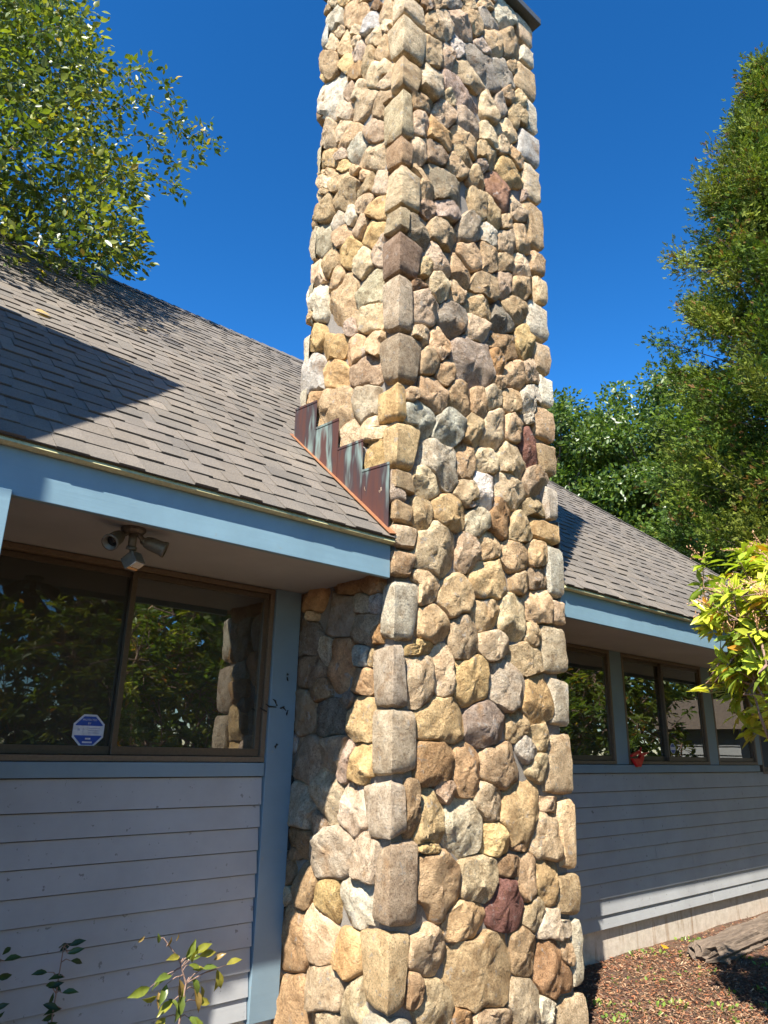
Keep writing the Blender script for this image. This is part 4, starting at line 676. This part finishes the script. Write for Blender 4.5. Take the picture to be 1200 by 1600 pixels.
# ------------------------------------------------------------------ red feeder on the window right of the chimney
fd = thing('window_feeder', 'small red plastic feeder on the window sill right of the chimney', 'feeder', (6.680, WY - .06, 1.48))
MB().prism([(6.544, WY - 0.060, 1.558), (6.624, WY - 0.060, 1.482), (6.688, WY - 0.060, 1.484), (6.760, WY - 0.060, 1.572), (6.704, WY - 0.060, 1.590), (6.672, WY - 0.060, 1.558)], (0, .03, 0)).build('basin', M['red'], fd, bevel=.004)
MB().prism([(6.536, WY - 0.055, 1.590), (6.680, WY - 0.055, 1.630), (6.676, WY - 0.055, 1.597), (6.544, WY - 0.055, 1.572)], (0, .02, 0)).prism([(6.688, WY - 0.055, 1.605), (6.856, WY - 0.055, 1.616), (6.744, WY - 0.055, 1.579)], (0, .02, 0)).prism([(6.672, WY - 0.054, 1.590), (6.728, WY - 0.054, 1.662), (6.700, WY - 0.054, 1.590)], (0, .015, 0)).build('petal', M['red'], fd)

# ------------------------------------------------------------------ things behind the glass
rk = thing('interior_rack', 'pale metal rails seen behind the window left of the chimney', 'rack', (2.2, 4.7, .1))
for z, a, b in ((2.16, 1.95, 2.20), (2.03, 1.95, 2.42), (1.87, 1.97, 2.44)): MB().tube([(a, 4.45, z - .015), (b, 4.50, z + .02)], .010, 8).build('rail', M['tube'], rk, True)
MB().tube([(1.95, 4.45, .1), (1.95, 4.45, 2.3)], .008, 6).build('upright', M['room'], rk); MB().tube([(2.45, 4.50, .1), (2.45, 4.50, 2.3)], .008, 6).build('upright', M['room'], rk)
bc = thing('blue_bottle', 'small blue plastic object on the inner sill behind the left window', 'bottle', (1.86, 4.05, 1.52))
lathe(MB(), (1.86, 4.05, 1.60), (0.3, 0, 1), [(0, .03), (.02, .034), (.07, .030), (.085, .012), (.10, .010)], 10).build('bottle_body', M['bluecan'], bc, True)

# ------------------------------------------------------------------ cobwebby scraps on the corner board
dr = np.random.default_rng(3)
for (x, z, sc, lab) in ((2.545, 1.82, .05, 'dark cobwebby scrap stuck to the blue corner board beside the window'), (2.60, 2.02, .02, 'upper small dark speck on the blue corner board'), (2.555, 1.60, .016, 'lower small dark speck on the blue corner board')):
    mb = MB()
    for k in range(7 if sc > .03 else 3):
        p = np.array([x, WY - .034, z]) + dr.normal(size=3) * sc * [.5, .05, .5]; q = p + dr.normal(size=3) * sc * [.6, .1, .6]; q[1] = min(q[1], WY - .036); p[1] = min(p[1], WY - .036)
        mb.tube([p, (p + q) / 2 + dr.normal(size=3) * sc * .15 * [1, .1, 1], q], [.004, .006, .002], 5)
    tag(mb.build('cobweb_scrap', M['web']), lab, 'cobweb')

# ------------------------------------------------------------------ vegetation
def grow(name, label, cat, base, clumps, leaf, tv, tf, pal, mat, barkm, r0, trunk_top, dens, group=None, droop=.25, tubes=5, twigs=True, minr=.004):
    """trunk and limbs to clump centres, leaves along twigs in each clump"""
    t = thing(name, label, cat, base, group)
    nodes = [(np.array(base, float), r0)]; nst = 6; top = np.array(trunk_top, float)
    tp = [np.array(base, float) + (top - np.array(base)) * f + np.array([vnoise(np.array([[f * 3, r0, 1.]]), 1.3)[0], vnoise(np.array([[f * 3, 2., r0]]), 1.1)[0], 0]) * r0 * f for f in np.linspace(0, 1, nst)]
    rad = [r0 * (1 - .72 * f) for f in np.linspace(0, 1, nst)]; rad[0] *= 1.25
    MB().tube([Vector(p) for p in tp], rad, 10).build('trunk', barkm, t, True)
    N_ = [(p, r) for p, r in zip(tp[2:], rad[2:])]; mb = MB()
    order = sorted(clumps, key=lambda c: np.linalg.norm(np.array(c[:3]) - top * .6 - np.array(base) * .4))
    for c in order:
        p = np.array(c[:3]); 
        cost = [np.linalg.norm(p - q) + (.6 if q[2] > p[2] + .3 else 0) for q, r in N_]; k = int(np.argmin(cost)); q, r = N_[k]
        mid = (p + q) / 2 + rng.normal(size=3) * .05 * np.linalg.norm(p - q) + np.array([0, 0, .06 * np.linalg.norm(p - q)]); rr = max(minr, r * .62)
        mb.tube([q, mid, p], [r * .75, (r * .7 + rr) / 2, rr], tubes); N_.append((mid, (r + rr) / 2 * .8)); N_.append((p, rr))
    mb.build('branch', barkm, t, True)
    P = []; D = []; Cc = []; S = []
    for c in clumps:
        n = max(6, int(dens * (c[3] / .3) ** 2)); ctr = np.array(c[:3]); hue = rng.integers(len(pal) - 1); br = rng.uniform(.8, 1.15)
        out = ctr - (top * .5 + np.array(base) * .5); out /= np.linalg.norm(out) + 1e-6
        off = rand_dirs(n) * (rng.random((n, 1)) ** .45) * c[3] * np.array([1.15, 1.15, .85]); P.append(ctr + off)
        d = off / c[3] * .6 + out * .5 + rng.normal(size=(n, 3)) * .55; d[:, 2] -= droop; D.append(d)
        pick = np.where(rng.random(n) < .7, hue, rng.integers(len(pal), size=n)); Cc.append(np.array(pal)[pick] * br * rng.uniform(.75, 1.25, (n, 1))); S.append(leaf * rng.uniform(.45, 1.35, n))
    P = np.concatenate(P); D = np.concatenate(D); Cc = np.concatenate(Cc); S = np.concatenate(S)
    up = rng.normal(size=P.shape) * .75 + np.array([0, 0, 1.0])
    scatter('crown', tv, tf, P, orient(D, up), S, Cc, mat, t)
    return t
GREENS = [(.115, .15, .016), (.16, .19, .02), (.075, .11, .016), (.23, .235, .028), (.13, .155, .05), (.085, .125, .018), (.19, .21, .03), (.065, .10, .018), (.40, .27, .03)]
lin = [tuple(float(v) for v in r.split(',')) for r in LINDEN.split(';')]
grow('broadleaf_tree', 'sunlit broadleaf tree leaning over the roof ridge at the left', 'tree', (-2.6, 9.6, GZ), lin, .072, LEAF_V, LEAF_F, GREENS, M['leaf'], M['bark'], .19, (-1.2, 7.6, 9.2), 155)

FERN_V = [(0, 0, 0), (.32, .52, .08), (.16, .58, 0), (.20, 1.0, -.10), (0, .80, .03), (-.16, 1.05, -.10), (-.14, .54, 0), (-.34, .56, .10)]
FERN_F = [(0, 1, 2), (0, 3, 4), (0, 4, 5), (0, 6, 7)]
# tall cedar right of the roof
def cedar(name, label, base, h, prof, n, sz, seed, group=None):
    t = thing(name, label, 'tree', base, group); r = np.random.default_rng(seed); bx, by, bz = base
    MB().tube([(bx, by, bz), (bx + .1, by, bz + h * .5), (bx, by + .05, bz + h * .97)], [.32, .2, .03], 9).build('trunk', M['bark'], t, True)
    hz = [p[0] for p in prof]; rd = [p[1] for p in prof]; mb = MB(); P = []; D = []; Cc = []; S = []
    for k in range(n):
        f = (k + r.random()) / n; f = f ** 1.25; z = .08 * h + f * .92 * h; R0 = float(np.interp(z, hz, rd)); L = max(R0 * r.uniform(.66, 1.08), .2)
        a = k * 2.39996 + r.normal() * .5; d = np.array([math.cos(a), math.sin(a), 0]); o = np.array([bx, by, bz + z]); side = np.array([-d[1], d[0], 0])
        rise = r.uniform(.05, .45) * L; tip = o + d * L + np.array([0, 0, rise])
        mb.tube([o, o + d * L * .5 + np.array([0, 0, .12 * rise]), tip], [.03, .018, .005], 4, False)
        hue = np.array([(.085, .125, .016), (.115, .15, .02), (.06, .10, .016), (.15, .17, .026)][r.integers(4)]) * r.uniform(.8, 1.2)
        for c in range(4 + int(L * 2.2)):                      # plumes along the branch
            q = 1 - .62 * r.random() ** 1.3; pc = o + d * L * q + np.array([0, 0, rise * q * q]) + side * r.normal() * .22 * (1.2 - q) * L * .6 + np.array([0, 0, r.normal() * .10])
            m = 44; gd = d * .8 + side * r.normal() * .6 + np.array([0, 0, r.uniform(.1, .9)]); gd /= np.linalg.norm(gd); sp = .19 + .06 * r.random()
            off = r.normal(size=(m, 3)) * sp * .55 + gd[None] * (r.random((m, 1)) - .35) * sp * 2.6; P.append(pc + off); D.append(gd[None] + off / sp * .4 + r.normal(size=(m, 3)) * .55)
            cc = np.tile(hue * r.uniform(.6, 1.45), (m, 1)) * r.uniform(.7, 1.3, (m, 1)); br = r.random(m) < (.30 if r.random() < .12 else .02); cc[br] = (.19, .10, .035); Cc.append(cc); S.append(sz * r.uniform(.6, 1.3, m))
    mb.build('branch', M['bark'], t)
    P = np.concatenate(P); D = np.concatenate(D); up = r.normal(size=P.shape) + np.array([0, 0, .5])
    scatter('crown', FERN_V, FERN_F, P, orient(D, up), np.concatenate(S), np.concatenate(Cc), M['needle'], t); return t
cedar('cedar_tree', 'tall pointed cedar rising beyond the right end of the roof', (16.4, 4.3, GZ), 18.2, [(0, 4.0), (5, 3.7), (8.7, 3.35), (9.8, 3.05), (13.6, 2.25), (16.5, .85), (18.3, .1)], 560, .125, 5)

# far trees between the chimney and the cedar
FARG = [(.07, .12, .02), (.09, .145, .024), (.05, .09, .018), (.12, .165, .028)]
def far_tree(label, base, cz, rx, rz, seed, n=46, leaf=.30, dens=48, pal=FARG, group='far trees beyond the roof', name='far_tree'):
    r = np.random.default_rng(seed); cl = []
    for k in range(n):
        d = r.normal(size=3); d /= np.linalg.norm(d); q = r.random() ** .33
        cl.append((base[0] + d[0] * rx * q, base[1] + d[1] * rx * q, cz + d[2] * rz * q, r.uniform(.7, 1.15) * rx / 4.5))
    cl = [(a, b, c, d_) for a, b, c, d_ in cl]
    t = thing(name, label, 'tree', base, group); top = Vector((base[0], base[1], cz + rz * .4))
    MB().tube([base, (base[0] + .2, base[1], cz * .5), top], [.35, .28, .08], 8).build('trunk', M['bark'], t, True)
    mb = MB()
    for c in cl: mb.tube([(base[0] + .1, base[1], cz - rz * .6 + .5 * (c[2] - cz + rz * .6) * .6), c[:3]], [.09, .02], 4, False)
    mb.build('branch', M['bark'], t)
    P = []; D = []; Cc = []; S = []
    for c in cl:
        m = int(dens * (c[3] / .9) ** 2) + 10; off = rand_dirs(m) * (r.random((m, 1)) ** .4) * c[3]; P.append(np.array(c[:3]) + off * [1.2, 1.2, .8]); D.append(off + r.normal(size=(m, 3)) * .5 - [0, 0, .2])
        Cc.append(np.array(pal)[r.integers(len(pal), size=m)] * r.uniform(.8, 1.2) * r.uniform(.8, 1.2, (m, 1))); S.append(leaf * r.uniform(.7, 1.3, m))
    P = np.concatenate(P); D = np.concatenate(D)
    scatter('crown', [(0, 0, 0), (.3, .5, .08), (0, 1, -.05), (-.3, .5, .08)], [(0, 1, 2), (0, 2, 3)], P, orient(D, r.normal(size=P.shape) + [0, 0, .8]), np.concatenate(S), np.concatenate(Cc), M['leaf'], t); return t
far_tree('round far tree rising just right of the chimney', (24.6, 17.2, GZ), 11.8, 3.6, 4.2, 1, 150, .20, 420)
far_tree('taller far tree in the middle, half behind the cedar', (26.9, 13.6, GZ), 12.2, 3.6, 4.6, 2, 150, .20, 420)
far_tree('low dark far tree showing just above the right roof', (27.5, 16.5, GZ), 7.6, 3.8, 4.6, 3, 130, .20, 380)
far_tree('low dark tree filling the gap between the hip roof and the cedar', (21.5, 8.6, GZ), 6.6, 3.0, 4.6, 4, 140, .16, 420)

# waxy shrub in the right foreground with pinkish flower stalks
sr = np.random.default_rng(17)
def shrub(name, label, cat, ctr, semi, nclus, leaf, pal, stalks=0, group=None, seed=1, per=13, stem_r=.022, ntr=5, lm='waxleaf'):
    r = np.random.default_rng(seed); ctr = np.array(ctr, float); ang0 = math.atan2(ctr[1], ctr[0]); ca, sa = math.cos(ang0), math.sin(ang0)
    t = thing(name, label, cat, (ctr[0], ctr[1], GZ), group); P = []; D = []; U = []; Cc = []; S = []; mb = MB(); st = MB(); sv = []
    base = [np.array([ctr[0] + r.normal() * .12, ctr[1] + r.normal() * .12, GZ - .05]) for _ in range(ntr)]; forks = []
    for b in base:
        f = ctr + r.normal(size=3) * np.array(semi) * .28; f[2] = ctr[2] - semi[2] * r.uniform(.35, .8); m = (b + f) / 2 + r.normal(size=3) * .08
        mb.tube([b, m, f], [stem_r, stem_r * .8, stem_r * .6], 6); forks.append(f)
    for k in range(nclus):
        d = r.normal(size=3); d /= np.linalg.norm(d); q = r.random() ** .28; o = d * q * (1 + .22 * vnoise(d[None] * 1.0, 2.3, seed)[0])
        e = np.array([o[0] * semi[0] * ca - o[1] * semi[1] * sa, o[0] * semi[0] * sa + o[1] * semi[1] * ca, o[2] * semi[2]]); p = ctr + e
        if p[2] < GZ + .1: continue
        f = min(forks, key=lambda g: np.linalg.norm(g - p)); mid = (f + p) / 2 + r.normal(size=3) * .07 - np.array([0, 0, .04]); mb.tube([f, mid, p], [.009, .006, .003], 5, False)
        if r.random() < .5: forks.append(mid)
        ax = e / np.linalg.norm(e) * .5 + np.array([0, 0, .75]) + r.normal(size=3) * .3; ax /= np.linalg.norm(ax)
        m = per; a = r.uniform(0, 6.28, m); uu = np.cross(ax, [.3, .9, .1]); uu /= np.linalg.norm(uu); vv = np.cross(ax, uu)
        el = r.uniform(-.25, .75, m); dd = (uu[None] * np.cos(a)[:, None] + vv[None] * np.sin(a)[:, None]) + ax[None] * el[:, None]; dd[:, 2] -= .15
        P.append(p + ax[None] * r.uniform(-.06, .02, m)[:, None]); D.append(dd); U.append(np.tile(ax, (m, 1)) + r.normal(size=(m, 3)) * .25)
        c = np.array(pal[r.integers(len(pal))]) * r.uniform(.85, 1.15); cc = np.tile(c, (m, 1)) * r.uniform(.8, 1.2, (m, 1))
        yl = r.random(m) < .03; cc[yl] = (.42, .20, .02); Cc.append(cc); S.append(leaf * r.uniform(.65, 1.2, m))
        if stalks and o[2] > -.15 and r.random() < stalks:
            for _ in range(4):
                g = ax * .6 + r.normal(size=3) * .5; g[2] = abs(g[2]) * .6; g /= np.linalg.norm(g); L = r.uniform(.07, .14); tip = p + g * L
                st.tube([p, p + g * L * .5 + np.array([0, 0, .012]), tip], [.0028, .0022, .001], 4, False)
                for w in np.linspace(.25, 1, 7): q2 = p + g * L * w + r.normal(size=3) * .006 + np.array([0, 0, .008]); st.tube([q2, q2 + r.normal(size=3) * .004 + np.array([0, 0, .007])], [.0035, .002], 4)
    mb.build('stem', M['twig'], t, True)
    P = np.concatenate(P); scatter('foliage', LANCE_V, LEAF_F, P, orient(np.concatenate(D), np.concatenate(U)), np.concatenate(S), np.concatenate(Cc), M[lm], t)
    if stalks and st.V: st.build('flower_stalk', M['stalk'], t)
    return t
M['stalk'] = plain('pinkish_flower_stalk', (.50, .28, .15), .7)
PIER = [(.36, .40, .035), (.42, .44, .045), (.28, .35, .035), (.48, .46, .06), (.20, .27, .04)]
shrub('waxy_shrub', 'bright yellow-green shrub with pinkish flower stalks at the right edge', 'shrub', (4.86, 1.62, 2.30), (.80, .62, .62), 420, .125, PIER, .55, None, 7, 14)
# shrubs and trees added out of view to fill reflections and block low sky
RHO = [(.13, .19, .03), (.18, .23, .035), (.10, .15, .03), (.26, .27, .04)]
YS = ['leftmost shrub of the yard hedge, across from the left window', 'dense green shrub next to the leftmost shrub of the yard hedge', 'third shrub of the yard hedge, mirrored beside the chimney', 'fourth shrub of the yard hedge, mirrored right of the chimney', 'fifth shrub from the left in the yard hedge', 'sixth shrub from the left in the yard hedge', 'tall shrub standing before the shed, mirrored in the right windows', 'shrub mirrored in the window just right of the chimney']
for k, (x, y, z, a, b, c) in enumerate(((2.0, -2.6, 1.8, 1.1, 1.0, 2.0), (3.4, -1.6, 1.8, 1.0, 1.2, 2.0), (4.7, -1.9, 1.9, 1.0, 1.2, 2.0), (6.3, -1.7, 1.9, 1.1, 1.2, 2.0), (8.0, -1.6, 1.9, 1.1, 1.2, 2.0), (10.2, -1.8, 2.0, 1.3, 1.3, 2.1), (9.9, 1.75, 1.7, .8, 1.15, 2.1), (8.2, .5, 1.6, .8, 1.0, 2.0))):
    shrub('yard_shrub', YS[k], 'shrub', (x, y, z), (a, b, c), 430, .15, RHO, 0, 'yard shrubs mirrored in the windows', 30 + k, 13, lm='backlit')
YL = ['yard tree behind the left end of the hedge', 'second yard tree from the left behind the hedge', 'third yard tree from the left behind the hedge', 'fourth yard tree from the left behind the hedge', 'fifth yard tree from the left behind the hedge', 'rightmost yard tree behind the hedge', 'yard tree far left in front of the house']
for k, (x, y, h) in enumerate(((5.0, -6.5, 8.5), (9.5, -6.5, 9.0), (14.5, -6, 9.0), (20, -6, 9.5), (26, -4, 10), (33, -2, 11), (.5, -8, 8.0))):
    far_tree(YL[k], (x, y, GZ), h * .56, 3.3, h * .52, 40 + k, 90, .30, 110, RHO, 'yard trees mirrored in the windows', 'yard_tree')

# small shed added out of view so sunny clapboard shows in the far window
sh = thing('shed', 'small grey clapboard shed mirrored in the far right window', 'shed', (12.5, 2.1, GZ))
MB().box((11.82, 1.55, GZ), (13.1, 2.75, 2.0)).build('wall', M['siding'], sh)
for k in range(15): z = .05 + k * .13; MB().prism([(11.795, 1.55, z), (11.812, 1.55, z + .128), (11.82, 1.55, z + .128), (11.82, 1.55, z)], (0, 1.2, 0)).build('siding_board', M['siding'], sh)
MB().prism([(11.62, 1.4, 1.99), (12.46, 1.4, 2.5), (13.30, 1.4, 1.99)], (0, 1.5, 0)).build('roof', M['bark'], sh)

# ------------------------------------------------------------------ low plants under the left window
def sprig(name, label, stem, leaves, pal, sz, mat, seed):
    r = np.random.default_rng(seed); base = stem[0]; t = thing(name, label, 'plant', base)
    stem = [tuple(np.array(a) + (np.array(c) - np.array(a)) * f) for a, c in zip(stem[:-1], stem[1:]) for f in np.linspace(0, 1, 7)[:-1]] + [stem[-1]]
    mb = MB().tube(stem, [.006 - .004 * i / len(stem) for i in range(len(stem))], 6); P = []; D = []; U = []; S = []
    for (x, y, z, dx, dz, s) in leaves:
        p = np.array([x, y, z]); k = min(range(len(stem)), key=lambda i: np.linalg.norm(np.array(stem[i]) - p)); d = np.array([dx, r.uniform(-.5, .1), dz])
        mb.tube([stem[k], (np.array(stem[k]) + p) / 2 + np.array([0, 0, .01]), p], [.003, .0022, .0015], 5); P.append(p); D.append(d); U.append(np.array([r.normal() * .3, -.8, .6 + r.normal() * .3])); S.append(sz * s)
    for k in range(len(P)):
        if r.random() < .75: P.append(P[k] + r.normal(size=3) * [.03, .05, .03]); D.append(D[k] + r.normal(size=3) * .6); U.append(U[k] + r.normal(size=3) * .3); S.append(S[k] * .8)
    mb.build('stem', M['twig'], t, True); n = len(P)
    cc = np.array(pal)[r.integers(len(pal), size=n)] * r.uniform(.85, 1.15, (n, 1))
    big = [(a * .82, b_, c_ * 1.6) for a, b_, c_ in LONG_V]
    RR = orient(np.array(D), np.array(U))
    for k in range(n): scatter('leaf', big, LONG_F, np.array(P[k:k + 1]), RR[k:k + 1], np.array(S[k:k + 1]), cc[k:k + 1], mat, t)
    return t
Y = 3.45
stem = [(1.87, Y, GZ), (1.86, Y, .40), (1.87, Y - .01, .56), (1.83, Y, .66), (1.74, Y, .76)]
lv = [(1.72, Y, .74, -.3, 1, .6), (1.76, Y, .72, .4, 1, .6), (1.83, Y, .67, -1, .1, 1.0), (1.86, Y, .66, .5, .8, 1.1), (1.90, Y, .67, 1, .5, 1.2), (1.93, Y, .66, 1, .1, 1.1), (1.88, Y, .65, .2, 1, 1.0), (1.88, Y, .63, 1, -.4, .9),
      (1.80, Y, .60, -1, .0, 1.2), (1.70, Y, .57, -1, -.2, 1.3), (1.78, Y, .57, -.5, -.9, 1.1), (1.84, Y, .58, .2, -1, 1.3), (1.90, Y, .58, .5, -1, 1.2), (1.95, Y, .60, 1, .1, 1.0), (2.03, Y, .59, .4, -1, 1.2), (2.08, Y, .60, 1, .3, 1.0),
      (1.86, Y, .52, -.4, -1, 1.4), (1.92, Y, .53, .3, -1, 1.3), (1.82, Y, .50, -1, -.5, 1.2), (1.93, Y, .48, 1, -.3, 1.1), (1.79, Y, .44, -1, -.6, 1.3), (1.90, Y, .42, .8, -.6, 1.2)]
sprig('sapling', 'sunlit yellowing sapling with pointed leaves under the left window', stem, lv, [(.22, .22, .03), (.27, .24, .04), (.17, .20, .03), (.30, .20, .06), (.12, .16, .03)], .080, M['waxleaf'], 2)
DG = [(.035, .07, .02), (.045, .085, .025), (.03, .06, .025)]
for k, (x, h, lab) in enumerate(((1.385, .72, 'dark leafy stem in shade left of the yellowing sapling'), (1.10, .70, 'dark leafy stem in shade at the lower left corner'))):
    Yd = 3.72; r = np.random.default_rng(50 + k); st = [(x + .02, Yd, GZ), (x, Yd, h * .5), (x + .01, Yd, h)]
    lv = [(x + r.choice([-1, 1]) * r.uniform(.02, .05), Yd, z, r.choice([-1, 1]), r.uniform(-.3, .4), r.uniform(.8, 1.2)) for z in np.linspace(.2, h, 18)]
    sprig('leafy_stem', lab, st, lv, DG, .075, M['waxleaf'], 60 + k)

# ------------------------------------------------------------------ weathered log, chips, weeds on the right
lg = np.random.default_rng(9); ax0, ax1 = np.array([6.50, 3.37, -.03]), np.array([10.5, 3.62, -.02]); seg, rn = 40, 60; V = []
gro = 1 + .10 * np.abs(np.sin(np.arange(seg) * 2.1)) + lg.normal(size=seg) * .05; cut = lg.uniform(0, .16, seg)
for j in range(rn):
    f = j / (rn - 1); c = ax0 + (ax1 - ax0) * f; rr = .118 * (1 + .05 * math.sin(j * .5)) * (.35 + .65 * min(1, f * 22) ** .6)
    for k in range(seg):
        a = 2 * math.pi * k / seg; e = abs(math.cos(a)) ** .8 * math.copysign(1, math.cos(a)); w = rr * gro[k] * (1 + lg.normal() * .035)
        V.append((c[0] + (cut[k] if j < 2 else 0) + lg.normal() * .008, c[1] + e * w * 1.35, c[2] + math.sin(a) * w * .95))
F = [(j * seg + k, j * seg + (k + 1) % seg, (j + 1) * seg + (k + 1) % seg, (j + 1) * seg + k) for j in range(rn - 1) for k in range(seg)] + [tuple(range(seg - 1, -1, -1))]
tag(link('weathered_log', mesh('weathered_log', V, F, M['log'], False)), 'rotting grey timber log lying along the foundation at the right', 'log')
n = 20000; P = np.stack([lg.uniform(4.2, 9.8, n), lg.uniform(1.6, 3.88, n), np.full(n, 0.0)], 1); near = lg.random(n) < .45; P[near, 0] = lg.uniform(4.35, 6.8, near.sum()); P[near, 1] = lg.uniform(2.3, 3.88, near.sum())
P[:, 2] = GZ + .006 + lg.random(n) * .016; a = lg.uniform(0, 6.28, n); d = np.stack([np.cos(a), np.sin(a), lg.normal(size=n) * .3], 1)
chip = np.array([(.24, .11, .055), (.30, .16, .085), (.15, .068, .035), (.36, .23, .14), (.27, .10, .045), (.18, .12, .08)])
scatter('bark_chips', [(-.5, 0, 0), (.5, .05, .1), (.42, 1, .0), (-.4, .9, .12)], [(0, 1, 2), (0, 2, 3)], P, orient(d, lg.normal(size=P.shape) * .35 + [0, 0, 1]), np.stack([lg.uniform(.003, .011, n), lg.uniform(.010, .040, n), np.full(n, .015)], 1), chip[lg.integers(6, size=n)] * lg.uniform(.7, 1.2, (n, 1)), plain_tint := leaf_material('chip', .0, .9), None, 'stuff')
cl = [(6.30, 3.80), (6.42, 3.82), (6.55, 3.74), (7.15, 3.80), (7.25, 3.70), (6.6, 3.62), (5.2, 3.02), (5.35, 2.95), (5.1, 3.15), (5.05, 2.9), (6.1, 3.25), (6.3, 3.22), (5.75, 3.35), (5.55, 2.75), (4.9, 3.3), (4.75, 3.05), (5.9, 2.85), (6.9, 2.95), (6.2, 2.7), (6.5, 2.6), (5.6, 3.5), (7.9, 3.3), (7.0, 3.2), (5.8, 2.55), (4.7, 2.8), (6.8, 2.6), (6.0, 3.55), (5.3, 2.6)]
P = []; D = []; S = []; Cc = []
for x, y in cl:
    m = lg.integers(10, 40); o = lg.normal(size=(m, 2)) * .055; P.append(np.concatenate([np.array([[x, y]]) + o, np.full((m, 1), GZ + .005)], 1)); dd = np.concatenate([o * 14 + lg.normal(size=(m, 2)) * .5, lg.uniform(.3, 1.1, (m, 1))], 1); D.append(dd); S.append(lg.uniform(.012, .045, m))
    Cc.append(np.array([(.14, .24, .04), (.19, .28, .05), (.24, .28, .05)])[lg.integers(3, size=m)] * lg.uniform(.8, 1.2, (m, 1)))
scatter('ground_weeds', LEAF_V, LEAF_F, np.concatenate(P), orient(np.concatenate(D), lg.normal(size=(sum(len(p) for p in P), 3)) * .4 + [0, 0, 1]), np.concatenate(S), np.concatenate(Cc), M['leaf'], None, 'stuff')
# fallen leaves on roof and mulch
def fallen(x, y, z, nr, rot, s, col, lab):
    d = np.array([[math.cos(rot), math.sin(rot), 0]]); d -= (d @ nr)[:, None] * nr if False else np.outer(d @ nr, nr)
    o = scatter('fallen_leaf', [(a * 1.4, b, c + .1) for a, b, c in LEAF_V], LEAF_F, np.array([[x, y, z]]), orient(d, nr[None]), np.array([s]), np.array([col]), M['leaf']); tag(o, lab, 'leaf', 'fallen leaves')
for x, y, rot, s, lab in ((.99, 4.72, .5, .12, 'pale yellow leaf on the shingles at the left edge'), (1.98, 5.35, 2.0, .10, 'pale yellow leaf on the sunlit shingles right of the tree shadow')):
    fallen(x, y, EZ0 + SL * (y - EY0) + .02, nrm, rot, s, (.55, .38, .16), lab)
fallen(6.55, 3.70, GZ + .04, np.array([0, -.3, .95]), .3, .09, (.62, .34, .02), 'orange-yellow leaf on the mulch by the foundation')
